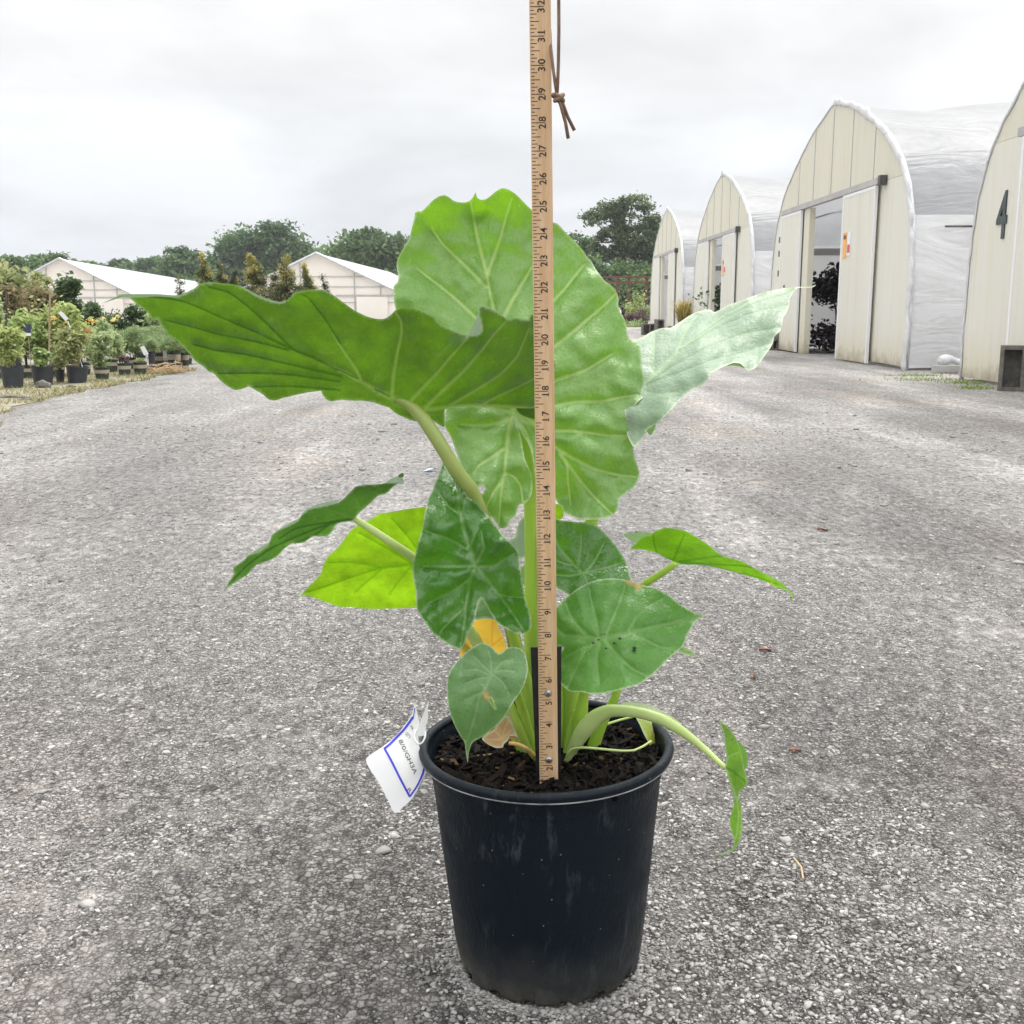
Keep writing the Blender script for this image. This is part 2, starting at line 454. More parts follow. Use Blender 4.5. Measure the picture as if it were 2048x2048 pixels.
def film_mat(name, c1, c2, trans=0.35):
    """white greenhouse film, wrinkled"""
    m, n = new_mat(name)
    vec = n.n('ShaderNodeTexCoord').outputs['Object']
    c = n.mix(n.ramp(n.noise(vec, 1.2, 5, 0.6), [(0.35, 0.0), (0.7, 1.0)]), c1, c2)
    wr = n.n('ShaderNodeMapping', {'Vector': vec, 'Rotation': (0.5, 0.35, 0.3), 'Scale': (0.55, 1.2, 1.9)}).outputs[0]
    h = n.math('ADD', n.noise(wr, 1.7, 4, 0.5, dist=1.2), n.math('MULTIPLY', n.noise(vec, 7.0, 3, 0.5), 0.18))
    b = n.n('ShaderNodeBump', {'Strength': 0.8, 'Distance': 0.06, 'Height': h})
    p = n.n('ShaderNodeBsdfPrincipled', {'Base Color': c, 'Roughness': 0.42, 'Specular IOR Level': 0.45, 'Normal': b.outputs[0]})
    t = n.n('ShaderNodeBsdfTranslucent', {'Color': c})
    out(n, n.n('ShaderNodeMixShader', {0: trans, 1: p.outputs[0], 2: t.outputs[0]}).outputs[0]); return m


MT = {}
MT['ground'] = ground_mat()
MT['stone'] = attr_mat('gravel_stone', [(0.0, (0.14, 0.135, 0.13)), (0.4, (0.33, 0.318, 0.305)), (0.8, (0.50, 0.483, 0.462)), (0.92, (0.56, 0.543, 0.52)), (1.0, (0.66, 0.65, 0.63))], 0.8, bump=0.0008, bscale=350)
MT['pot'] = pot_mat()
MT['rim_glint'] = mat('painted_rim_glint', (0.34, 0.35, 0.36), (0.10, 0.105, 0.11), 40, 0.5)  # pale grey stands in for the bright highlight along the lip
MT['soil'] = attr_mat('bark_mix', [(0.0, (0.004, 0.0035, 0.0035)), (0.6, (0.012, 0.009, 0.008)), (0.85, (0.024, 0.016, 0.013)), (0.95, (0.16, 0.085, 0.045)), (1.0, (0.36, 0.26, 0.14))], 0.85, bump=0.001, bscale=260, spec=0.15)
MT['wood'] = mat('yardstick_wood', (0.60, 0.385, 0.205), (0.73, 0.51, 0.31), 30, 0.5, stretch=(6, 6, 0.35), bump=0.0004, bscale=80)
MT['ink'] = mat('dark_ink', (0.016, 0.012, 0.014), (0.06, 0.035, 0.03), 120, 0.6)
MT['steel'] = mat('screw_steel', (0.55, 0.55, 0.54), (0.35, 0.35, 0.34), 300, 0.32, metal=0.9)
MT['black'] = mat('black_plate', (0.008, 0.009, 0.010), (0.02, 0.02, 0.021), 40, 0.45)
MT['leather'] = mat('leather_cord', (0.15, 0.085, 0.055), (0.24, 0.15, 0.10), 90, 0.7, bump=0.0008, bscale=300)
MT['card'] = mat('white_card', (0.93, 0.93, 0.94), (0.89, 0.89, 0.91), 20, 0.45)
MT['blue'] = mat('blue_ink', (0.045, 0.045, 0.62), (0.07, 0.07, 0.70), 60, 0.5)
MT['greyink'] = mat('grey_ink', (0.07, 0.07, 0.09), None, 1, 0.6)
MT['redink'] = mat('red_ink', (0.30, 0.03, 0.06), None, 1, 0.6)
MT['petiole'] = mat('petiole_green', (0.46, 0.66, 0.10), (0.58, 0.78, 0.17), 14, 0.35, trans=0.28, tcol=(0.55, 0.80, 0.08), stretch=(1, 1, 0.2))
MT['petiole_olive'] = mat('petiole_olive', (0.30, 0.40, 0.09), (0.40, 0.48, 0.15), 14, 0.38, trans=0.12, tcol=(0.3, 0.45, 0.05), stretch=(1, 1, 0.2))
MT['petiole_pale'] = mat('petiole_pale', (0.56, 0.70, 0.24), (0.66, 0.78, 0.34), 20, 0.38, trans=0.2, tcol=(0.5, 0.7, 0.1))
MT['dry_stem'] = mat('dry_stem', (0.50, 0.29, 0.08), (0.62, 0.42, 0.16), 40, 0.7)
MT['cream'] = panel_mat('cream_panel', (0.90, 0.88, 0.76), (0.93, 0.92, 0.84), stain=(0.76, 0.68, 0.44))
MT['cream_dark'] = panel_mat('cream_gable_panel', (0.84, 0.81, 0.66), (0.88, 0.86, 0.74), stain=(0.7, 0.6, 0.4))
MT['film'] = film_mat('white_film', (0.86, 0.86, 0.865), (0.77, 0.775, 0.785), 0.25)
MT['film_roof'] = film_mat('roof_film', (0.52, 0.53, 0.545), (0.42, 0.43, 0.445), 0.42)
MT['roof_white'] = film_mat('white_pitched_roof', (0.72, 0.73, 0.745), (0.64, 0.65, 0.665), 0.3)
MT['beige'] = mat('beige_end_sheet', (0.82, 0.76, 0.68), (0.87, 0.82, 0.75), 0.7, 0.6, stretch=(1, 1, 0.4))
MT['frame_grey'] = mat('grey_frame', (0.38, 0.37, 0.36), (0.50, 0.48, 0.46), 3, 0.5)
MT['alu'] = mat('aluminium_edge', (0.66, 0.68, 0.70), (0.52, 0.53, 0.55), 5, 0.35, metal=0.4)
MT['dark_metal'] = mat('dark_track', (0.055, 0.055, 0.05), (0.12, 0.11, 0.10), 8, 0.55)
MT['number'] = mat('number_paint', (0.035, 0.055, 0.055), (0.06, 0.08, 0.08), 12, 0.5)
MT['concrete'] = mat('concrete_block', (0.11, 0.105, 0.095), (0.20, 0.19, 0.17), 14, 0.9, bump=0.004, bscale=90)
MT['bpot'] = mat('nursery_pot_black', (0.022, 0.025, 0.034), (0.045, 0.05, 0.062), 6, 0.5)
MT['gpot'] = mat('nursery_pot_green', (0.018, 0.035, 0.026), (0.035, 0.06, 0.046), 6, 0.5)
MT['band'] = mat('pot_beige_band', (0.36, 0.31, 0.24), (0.45, 0.39, 0.31), 8, 0.6)
MT['bark'] = mat('bark', (0.06, 0.048, 0.036), (0.12, 0.10, 0.08), 8, 0.9, bump=0.01, bscale=20)
MT['stem_tan'] = mat('tan_stem', (0.30, 0.24, 0.15), (0.42, 0.35, 0.24), 10, 0.8)
MT['white'] = mat('white_plastic', (0.82, 0.83, 0.84), None, 1, 0.4)
MT['navy'] = mat('navy_sign', (0.035, 0.045, 0.10), None, 1, 0.4)
MT['orange'] = mat('orange_notice', (0.85, 0.36, 0.06), (0.9, 0.46, 0.12), 5, 0.5)
MT['red'] = mat('red_print', (0.62, 0.07, 0.08), None, 1, 0.5)
MT['rust'] = mat('rusty_steel', (0.10, 0.045, 0.035), (0.17, 0.085, 0.065), 5, 0.8)
MT['straw'] = mat('straw', (0.48, 0.33, 0.19), (0.60, 0.45, 0.28), 12, 0.9)
MT['grass_dry'] = attr_mat('dry_grass', [(0.0, (0.13, 0.17, 0.05)), (0.45, (0.29, 0.28, 0.12)), (1.0, (0.42, 0.37, 0.21))], 0.85, bscale=30)
MT['verge'] = mat('verge_soil', (0.24, 0.22, 0.15), (0.33, 0.30, 0.21), 7, 0.95, bump=0.01, bscale=40, detail=6)
MT['litter'] = mat('pale_blue_plastic', (0.42, 0.52, 0.80), (0.55, 0.63, 0.85), 50, 0.4)
MT['brown_leaf'] = mat('brown_leaf', (0.20, 0.085, 0.055), (0.28, 0.13, 0.08), 60, 0.8)
MT['weed'] = foliage_mat('weed', (0.13, 0.22, 0.03), (0.30, 0.42, 0.08))

# foliage colours
FM = {
    'tree_far': foliage_mat('tree_far', (0.042, 0.095, 0.042), (0.19, 0.30, 0.115)),
    'tree_mid': foliage_mat('tree_mid', (0.055, 0.11, 0.045), (0.21, 0.32, 0.115)),
    'tree_oak': foliage_mat('tree_oak', (0.045, 0.08, 0.040), (0.21, 0.27, 0.12)),
    'olive': foliage_mat('olive_bush', (0.17, 0.21, 0.08), (0.50, 0.53, 0.25)),
    'dark': foliage_mat('dark_bush', (0.035, 0.07, 0.035), (0.15, 0.23, 0.10)),
    'brown': foliage_mat('brownish_bush', (0.09, 0.10, 0.04), (0.38, 0.31, 0.18)),
    'lime': foliage_mat('lime_bush', (0.22, 0.30, 0.09), (0.62, 0.68, 0.30)),
    'grey': foliage_mat('grey_green_bush', (0.19, 0.27, 0.11), (0.57, 0.66, 0.36)),
    'green': foliage_mat('green_bush', (0.17, 0.27, 0.09), (0.52, 0.62, 0.26)),
    'pine': foliage_mat('pine_needles', (0.13, 0.21, 0.09), (0.46, 0.56, 0.29)),
    'gold': foliage_mat('golden_cypress', (0.03, 0.055, 0.026), (0.13, 0.16, 0.065), accent=(0.50, 0.45, 0.15)),
    'purple': foliage_mat('purple_leaves', (0.008, 0.006, 0.011), (0.035, 0.018, 0.026), trans=0.08),
    'mauve': foliage_mat('mauve_bush', (0.09, 0.06, 0.06), (0.24, 0.15, 0.15)),
    'yellow': foliage_mat('yellow_grass', (0.30, 0.24, 0.06), (0.60, 0.50, 0.18)),
}
MT['flower_red'] = mat('red_flower', (0.75, 0.10, 0.07), (0.85, 0.22, 0.15), 30, 0.5, trans=0.2)
MT['flower_yellow'] = mat('yellow_flower', (0.85, 0.62, 0.16), (0.9, 0.74, 0.32), 30, 0.5, trans=0.2)
MT['flower_white'] = mat('white_flower', (0.80, 0.82, 0.78), None, 30, 0.5)


# ================================================================== SETTING: the yard
def build_ground():
    mb = MB()
    xs = [-600, -150, -40, -12, -5, -2, 2, 5, 12, 40, 150, 600]; ys = [-60, -10, -2, 0.3, 1.5, 3, 6, 10, 16, 30, 70, 200, 900]
    vs = [(x, y, 0) for y in ys for x in xs]; nx = len(xs)
    fs = [(j * nx + i, j * nx + i + 1, (j + 1) * nx + i + 1, (j + 1) * nx + i) for j in range(len(ys) - 1) for i in range(nx - 1)]
    mb.add(vs, fs)
    g = mb.build('ground', MT['ground']); tag(g, 'grey crushed gravel yard running back between the greenhouses', 'ground', kind='structure')


build_ground()


def icosa():
    t = (1 + 5 ** .5) / 2
    v = np.array([(-1, t, 0), (1, t, 0), (-1, -t, 0), (1, -t, 0), (0, -1, t), (0, 1, t), (0, -1, -t), (0, 1, -t), (t, 0, -1), (t, 0, 1), (-t, 0, -1), (-t, 0, 1)], float)
    v /= np.linalg.norm(v[0])
    f = np.array([(0, 11, 5), (0, 5, 1), (0, 1, 7), (0, 7, 10), (0, 10, 11), (1, 5, 9), (5, 11, 4), (11, 10, 2), (10, 7, 6), (7, 1, 8), (3, 9, 4), (3, 4, 2), (3, 2, 6), (3, 6, 8), (3, 8, 9), (4, 9, 5), (2, 4, 11), (6, 2, 10), (8, 6, 7), (9, 8, 1)])
    return v, f


def scatter_stones(name, label, zones, seed):
    """loose stones, one mesh, kind = stuff"""
    rg = np.random.default_rng(seed); iv, jf = icosa()
    Vs = []; Fs = []; Ts = []; b = 0
    for (y0, y1, spread, n, s0, s1, pw) in zones:
        y = np.sqrt(rg.uniform(y0 ** 2, y1 ** 2, n)); x = rg.uniform(-1, 1, n) * (spread * y + 0.25)
        s = s0 + (s1 - s0) * rg.uniform(0, 1, n) ** pw
        # clumpy: thinner where the dust lies
        keep = np.array([mnoise.noise((a * 1.7, c * 0.9, 3.1)) + mnoise.noise((a * 6, c * 5, 1.0)) * 0.5 + e > -0.2 for a, c, e in zip(x.tolist(), y.tolist(), rg.normal(0, .22, n).tolist())])
        x, y, s = x[keep], y[keep], s[keep]; n = len(x)
        J = iv[None] * (1 + rg.uniform(-.42, .42, (n, 12, 1)))
        sc = np.stack([rg.uniform(.8, 1.6, n), rg.uniform(.6, 1.1, n), rg.uniform(.28, .6, n)], 1) * s[:, None]
        J = J * sc[:, None, :]
        a = rg.uniform(0, 2 * np.pi, n); ca, sa = np.cos(a), np.sin(a)
        tl = rg.uniform(-.5, .5, n)
        X = J[..., 0] * ca[:, None] - J[..., 1] * sa[:, None]; Y = J[..., 0] * sa[:, None] + J[..., 1] * ca[:, None]
        Z = J[..., 2] + X * tl[:, None] * 0.5
        P = np.stack([X + x[:, None], Y + y[:, None], Z + (s * 0.12)[:, None]], 2)
        Vs.append(P.reshape(-1, 3)); Fs.append((jf[None] + (b + np.arange(n) * 12)[:, None, None]).reshape(-1, 3)); b += n * 12
        Ts.append(np.repeat(np.clip(rg.beta(1.7, 2.6, n) + (rg.uniform(0, 1, n) > 0.965) * 0.5, 0, 1), 12))
    # grit kicked up against the foot of the pot
    n = 2600; th = rg.uniform(0, 2 * np.pi, n); rr = 0.107 + np.abs(rg.normal(0, .012, n)); s = rg.uniform(.0009, .0034, n)
    J = iv[None] * (1 + rg.uniform(-.42, .42, (n, 12, 1))) * (np.stack([rg.uniform(.8, 1.5, n), rg.uniform(.6, 1.1, n), rg.uniform(.4, .8, n)], 1) * s[:, None])[:, None, :]
    P = J + np.stack([0.0445 + rr * np.cos(th), 1.2 + rr * np.sin(th), s * .3], 1)[:, None, :]
    Vs.append(P.reshape(-1, 3)); Fs.append((jf[None] + (b + np.arange(n) * 12)[:, None, None]).reshape(-1, 3)); b += n * 12
    Ts.append(np.repeat(np.clip(rg.beta(1.5, 3.2, n), 0, 1), 12))
    V = np.concatenate(Vs); Fc = np.concatenate(Fs); T = np.concatenate(Ts)
    me = bpy.data.meshes.new(name)
    me.vertices.add(len(V)); me.vertices.foreach_set('co', V.ravel())
    me.loops.add(len(Fc) * 3); me.loops.foreach_set('vertex_index', Fc.ravel())
    me.polygons.add(len(Fc)); me.polygons.foreach_set('loop_start', np.arange(len(Fc)) * 3)
    me.update(calc_edges=True)
    at = me.attributes.new('tint', 'FLOAT', 'POINT'); at.data.foreach_set('value', T)
    me.materials.append(MT['stone'])
    o = bpy.data.objects.new(name, me); COL.objects.link(o)
    return tag(o, label, 'gravel', kind='stuff')


scatter_stones('gravel', 'loose dark and pale gravel chips strewn over the yard around the pot',
               [(0.6, 1.6, 0.62, 85000, 0.0011, 0.0042, 2.6), (1.6, 3.2, 0.62, 60000, 0.0017, 0.0052, 2.6), (3.2, 7.0, 0.62, 14000, 0.0028, 0.008, 2.6),
                (0.6, 2.2, 0.62, 330, 0.004, 0.011, 2.2), (2.0, 8.0, 0.62, 420, 0.007, 0.020, 2.6)], 5)


def verge():
    """dry grassy strip along the potted plants on the left"""
    ctl = [((-80, 905), (-80, 770)), ((0, 822), (0, 765)), ((120, 790), (120, 757)), ((240, 768), (240, 748)), ((340, 748), (340, 737)), ((400, 738), (400, 731))]
    mb = MB(); top = []; bot = []
    for k in range(len(ctl) - 1):
        for j in range(8):
            f = j / 8
            a = Vector(ctl[k][0]).lerp(Vector(ctl[k + 1][0]), f); b_ = Vector(ctl[k][1]).lerp(Vector(ctl[k + 1][1]), f)
            g1 = ground_at(*a); g2 = ground_at(*b_)
            g1.x += 0.14 * mnoise.noise((g1.y * 3, 0, 0)); g1.y += 0.1 * mnoise.noise((g1.x * 4, 5, 0))
            bot.append(g1 + Vector((0, 0, .004))); top.append(g2 + Vector((-2.5, 0.8, .004)))
    n = len(top)
    mb.add(bot + top, [(i, i + 1, n + i + 1, n + i) for i in range(n - 1)])
    o = mb.build('verge', MT['verge']); tag(o, 'bare dry earth strip under the potted plants on the left', 'verge', kind='structure')
    rg = random.Random(4); mb = MB()
    for i in range(9000):
        k = rg.randrange(n - 1); f = rg.random() ** 1.6
        p = bot[k].lerp(bot[k + 1], rg.random()); q = top[k]
        p = p.lerp(q, f * 0.42 - 0.02)
        if mnoise.noise((p.x * 2.2, p.y * 2.2, 0)) < -0.25 + 0.2 * rg.random(): continue
        h = rg.uniform(.008, .05); a = rg.uniform(0, 6.28); w = rg.uniform(.002, .005)
        d = Vector((math.cos(a), math.sin(a), 0)); ln = Vector((rg.uniform(-1, 1), rg.uniform(-1, 1), 0)) * h * 1.2
        mb.add([p - d * w, p + d * w, p + ln + Vector((0, 0, h))], [(0, 1, 2)], tint=min(1, max(0, rg.gauss(.55, .25) - (0.4 if mnoise.noise((p.x * 1.1, p.y * 1.1, 7)) > .25 else 0))))
    o = mb.build('dry_grass', MT['grass_dry']); tag(o, 'short yellowing grass in front of the row of potted plants', 'grass', kind='stuff')


verge()


def grass_tufts(pts, name, label, n=500, sp=.5, seed=2):
    rg = random.Random(seed); mb = MB()
    for i in range(n):
        c = rg.choice(pts); p = Vector((c[0] + rg.gauss(0, sp * c[2]), c[1] + rg.gauss(0, sp * c[3]), 0))
        h = rg.uniform(.006, .035); a = rg.uniform(0, 6.28); w = rg.uniform(.003, .007)
        d = Vector((math.cos(a), math.sin(a), 0)); ln = Vector((rg.uniform(-1, 1), rg.uniform(-1, 1), 0)) * h
        mb.add([p - d * w, p + d * w, p + ln + Vector((0, 0, h))], [(0, 1, 2)], tint=rg.random())
    o = mb.build(name, MT['weed']); tag(o, label, 'weeds', kind='stuff')


# ================================================================== hoop greenhouses on the right
X0 = 4.75
PROF = [(a * 1.06, b * 1.045) for a, b in ((3.38, 0.0), (3.40, 0.5), (3.39, 1.0), (3.36, 1.4), (3.28, 1.75), (3.12, 2.1), (2.85, 2.4), (2.5, 2.66), (2.0, 2.92), (1.5, 3.13), (0.95, 3.325), (0.5, 3.44), (0.2, 3.51), (0, 3.535))]
FULL = [(-s, z) for s, z in PROF] + [(s, z) for s, z in reversed(PROF[:-1])]     # near foot -> ridge -> far foot


def clip_prof(z0, z1, inset=0.02):
    """arch outline between two heights, near side list and far side list"""
    def at(z):
        for (s1, a), (s2, b) in zip(PROF, PROF[1:]):
            if a <= z <= b: return s1 + (s2 - s1) * (z - a) / max(b - a, 1e-6)
        return 0
    zs = [z0] + [z for s, z in PROF if z0 < z < z1] + [z1]
    return [(at(z) - inset, z) for z in zs]


def prism(mb, poly, xa, xb):
    """(s,z) polygon as slab between xa and xb; coordinates X,Y,Z"""
    n = len(poly)
    vs = [(xa, s, z) for s, z in poly] + [(xb, s, z) for s, z in poly]
    mb.add(vs, [tuple(range(n)), tuple(reversed(range(n, 2 * n)))] + [(i, n + i, n + (i + 1) % n, (i + 1) % n) for i in range(n)])


def hoop_house(yc, label, L=20.0, seed=0, notices=False, number=None, doors=((-2.30, -0.89), (1.41, 2.73)), opening=(-1.2, 1.35)):
    rg = random.Random(seed)
    root = thing('hoop_greenhouse', label, 'greenhouse', (X0, yc, 0), 'white hoop greenhouses along the right side of the yard')
    off = lambda mb, nm, mt, par=root, sm=False, lb=None: mb.build(nm, mt, par, sm, Matrix.Translation((X0, yc, 0)), lb)
    HZ = 2.33
    # film over hoops
    mb = MB(); nst = 34; xs = [0.02 + L * i / (nst - 1) for i in range(nst)]; m = len(FULL); vs = []
    for i, x in enumerate(xs):
        sag = 0.0 if i == 0 else 0.05 * (1 - math.cos(2 * math.pi * x / 2.4)) * 0.5 + 0.02 * rg.uniform(-1, 1)
        dip = 0.09 * math.exp(-((x - 1.1) / 0.8) ** 2)
        for s, z in FULL:
            k = 1 - sag / 3.3 + 0.008 * math.sin(z * 9 + x * 5 + seed)
            bot = 0.0 if z > 0.01 else 0.02 + 0.05 * rg.random()
            vs.append((x, s * k, z - (dip + sag * .6) * max(0, z - 2.2) / 1.3 + bot))
    low = [j for j in range(m - 1) if max(FULL[j][1], FULL[j + 1][1]) < 1.9]
    mb.add(vs, [(i * m + j, i * m + j + 1, (i + 1) * m + j + 1, (i + 1) * m + j) for i in range(nst - 1) for j in range(m - 1) if j not in low])
    off(mb, 'film_cover', MT['film_roof'], sm=True)
    for sg in (-1, 1):
        mb = MB(); mb.add(vs, [(i * m + j, i * m + j + 1, (i + 1) * m + j + 1, (i + 1) * m + j) for i in range(nst - 1) for j in low if (FULL[j][0] < 0) == (sg < 0)])
        off(mb, 'side_curtain', MT['film'], sm=True)
    # gathered film edge round the front arch
    mb = MB(); pts = []; rr = []
    for (s1, z1), (s2, z2) in zip(FULL, FULL[1:]):
        for j in range(6):
            f = j / 6; s = s1 + (s2 - s1) * f; z = z1 + (z2 - z1) * f
            q = 0.02 * mnoise.noise((s * 4 + seed, z * 4, 2.0)); near = 1.0 if s < 0 else 0.3
            wv_ = mnoise.noise((s * 9 + seed, z * 11, 5.0)); pts.append((-0.012 - .012 * near, s * (1 + q * .5) - 0.03 * near * (s < 0) * wv_, z + q * 1.2)); rr.append((0.052 + 0.034 * mnoise.noise((s * 6, z * 8 + seed, 0)) + .02 * wv_) * near)
    mb.tube(pts, rr, 10, flat=.42, side=Vector((0, 1, 0))); off(mb, 'film_edge', MT['film'], sm=True)
    mb = MB(); mb.tube([(0.005, s * 1.003, z + .004) for s, z in FULL], 0.024, 8); off(mb, 'end_hoop', MT['alu'], sm=True)
    # end wall sheets
    far = clip_prof(HZ, 3.68)
    mb = MB(); prism(mb, [(-s, z) for s, z in far] + [(s, z) for s, z in reversed(far[:-1])], -0.005, 0.02); off(mb, 'gable_panel', MT['cream_dark'])
    for sgap in (-1.95, -0.95, 0.02, 1.0, 1.9):
        zt = 3.62 - 0.16 * sgap * sgap * 0.9
        mb = MB(); mb.box((-0.012, sgap - 0.008, HZ + .05), (-0.005, sgap + 0.008, zt)); off(mb, 'panel_joint', MT['frame_grey'])
    side = clip_prof(0.03, HZ - 0.003)
    mb = MB(); nd = opening[0]
    poly = [(-s, z) for s, z in side] + [(nd, HZ - 0.003)] + [(nd, 0.03)]
    for z in (0.03,):
        jag = [(nd + (-side[0][0] - nd) * k / 7, 0.03 + 0.03 * rg.random()) for k in range(1, 7)]
    prism(mb, poly + jag, -0.004, 0.02); off(mb, 'side_panel', MT['cream'])
    mb = MB(); fd = opening[1]
    prism(mb, [(s, z) for s, z in reversed(side)] + [(fd, 0.03), (fd, HZ - 0.003)], -0.004, 0.02); off(mb, 'side_panel', MT['cream'])
    # header track
    mb = MB(); mb.box((-0.085, doors[0][0] - .12, HZ - .035), (-0.012, doors[1][1] + .1, HZ + 0.045)); off(mb, 'door_track', MT['frame_grey'])
    mb = MB(); mb.box((-0.10, doors[0][0] - .22, HZ - .06), (-0.01, doors[0][0] - .125, HZ + 0.06)); off(mb, 'track_end', MT['dark_metal'])
    # sliding doors (hang in front of the wall)
    for (d0, d1), dz in zip(doors, (0.02, 0.02)):
        mb = MB(); mb.box((-0.075, d0 + .03, dz), (-0.05, d1 - .03, HZ - .04)); dr = off(mb, 'door', MT['cream'])
        mb = MB()
        mb.box((-0.082, d0, dz - .003), (-0.044, d0 + .045, HZ - .043)); mb.box((-0.082, d1 - .045, dz - .003), (-0.044, d1, HZ - .043)); mb.box((-0.080, d0 + .045, HZ - .085), (-0.046, d1 - .045, HZ - .044))
        off(mb, 'door_frame', MT['white'], dr)
        if notices and d0 < 0:
            mb = MB(); mb.box((-0.086, d1 - .28, 1.42), (-0.0765, d1 - .13, 1.77)); off(mb, 'orange_notice', MT['orange'], dr)
            mb = MB(); mb.box((-0.085, d1 - .46, 1.45), (-0.0765, d1 - .31, 1.76)); off(mb, 'white_notice', MT['white'], dr)
            mb = MB(); mb.box((-0.0875, d1 - .45, 1.49), (-0.0855, d1 - .34, 1.60)); off(mb, 'notice_print', MT['red'], dr)
            mb = MB(); mb.box((-0.0885, d1 - .26, 1.68), (-0.0865, d1 - .15, 1.735)); off(mb, 'notice_print', MT['dark_metal'], dr)
    for zz in ((1.28, 1.62, 1.86) if seed == 1 else ()):
        mb = MB(); mb.box((-0.03, 2.98, zz), (-0.0045, 3.06, zz + .1)); off(mb, 'hinge', MT['dark_metal'])
    mb = MB(); mb.box((0.0205, opening[0] - .02, 0), (0.09, opening[0] + .05, HZ - .005)); off(mb, 'door_post', MT['frame_grey'])
    mb = MB(); mb.box((-0.03, opening[1] - .34, 0), (0.06, opening[1] - .005, HZ - .038)); off(mb, 'door_post', MT['cream_dark'])
    # roll-up bar and lap of film on the near side wall, rail on the far side (seen through the door)
    mb = MB(); mb.tube([(0.75, -3.56, 1.75), (5, -3.56, 1.74), (L - .3, -3.56, 1.75)], 0.035, 8); off(mb, 'roll_bar', MT['film'], sm=True)
    mb = MB(); mb.tube([(0.35, -3.60, 1.685), (3, -3.60, 1.695), (L - .3, -3.6, 1.69)], 0.014, 6); off(mb, 'roll_cord', MT['dark_metal'])
    mb = MB(); mb.box((0.1, 3.36, 1.66), (L - .2, 3.43, 1.78)); off(mb, 'side_rail', MT['frame_grey'])
    mb = MB(); mb.tube([(0.45, 3.2, 2.25), (1.6, 3.0, 2.62)], 0.014, 6); off(mb, 'roof_brace', MT['alu'])
    mb = MB(); bk = clip_prof(0.0, 3.67); prism(mb, [(-s, z) for s, z in bk] + [(s, z) for s, z in reversed(bk[:-1])], L - .02, L); off(mb, 'back_wall', MT['film'])
    # painted number
    if number:
        vs, fs = text_geo(number[0], 0.62, 0.006, .012)
        R = Matrix.Translation((X0 - 0.012, yc + number[1], number[2])) @ Matrix(((0, 0, -1, 0), (-0.72, 0, 0, 0), (0, 1, 0, 0), (0, 0, 0, 1)))
        mb = MB(); mb.add(vs, fs); mb.build('number', MT['number'], root, False, R)
    return root


hoop_house(8.1, 'white hoop greenhouse with a large dark number 4, cut off by the right edge', seed=3, number=('4', 2.88, 1.60), doors=((-2.6, -1.2), (0.95, 2.42)), opening=(-1.2, 1.0))
hoop_house(16.95, 'white hoop greenhouse with open doors and dark purple tree inside, next to number 4', seed=1, notices=True, opening=(-0.95, 1.38))
hoop_house(25.7, 'white hoop greenhouse with faint orange notice, dark shrubs inside, second from the far end', seed=7, notices=True, opening=(-0.6, 1.25), doors=((-1.95, -.6), (1.25, 2.5)))
hoop_house(34.7, 'farthest and smallest white hoop greenhouse, straw-yellow grass by its corner', seed=9, opening=(-1.0, 1.1), doors=((-2.2, -1.0), (1.1, 2.3)))


def block(px, py, w, h, d, label, upright=True, turn=0.0, lift=0.0, at=None):
    """hollow concrete block: a frame with two cells"""
    g = Vector(at) if at else ground_at(px, py); t = 0.035
    root = thing('concrete_block', label, 'concrete block', (g.x, g.y, lift), 'concrete blocks by the greenhouse walls')
    mb = MB(); R = Matrix.Rotation(turn, 3, 'Z')
    # cells open toward -X/-Y viewer: walls along the local Y axis
    def bx(lo, hi): mb.box(lo, hi, R, (0, 0, 0))
    bx((-w / 2, -d / 2, 0), (w / 2, d / 2, t)); bx((-w / 2, -d / 2, h - t), (w / 2, d / 2, h))
    bx((-w / 2, -d / 2, t), (-w / 2 + t, d / 2, h - t)); bx((w / 2 - t, -d / 2, t), (w / 2, d / 2, h - t))
    bx((-w / 2 + t, d / 2 - .05, t), (w / 2 - t, d / 2 - .01, h - t))
    if w > h: bx((-t / 2, -d / 2, t), (t / 2, d / 2, h - t))
    o = mb.build('block_body', MT['concrete'], root, False, Matrix.Translation((g.x, g.y, lift)))
    return root


b = block(0, 0, 0.22, 0.41, 0.2, 'hollow concrete block on end below the number 4', turn=-0.42, at=(4.57, 10.12, 0))
block(1540, 700, 0.40, 0.19, 0.2, 'lower concrete block lying flat beside the open greenhouse door', turn=0.2)
b2 = block(1562, 700, 0.22, 0.42, 0.2, 'upper concrete block standing on end beside the open greenhouse door', turn=0.1, lift=0.192)
block(1318, 671, 0.20, 0.42, 0.2, 'concrete block on end at the far greenhouse corner', turn=0.3)
block(1298, 670, 0.4, 0.3, 0.2, 'squat dark concrete block at the far greenhouse corner', turn=0.1)
block(1360, 672, 0.6, 0.25, 0.2, 'long concrete block under the straw-yellow grass', turn=0.0)


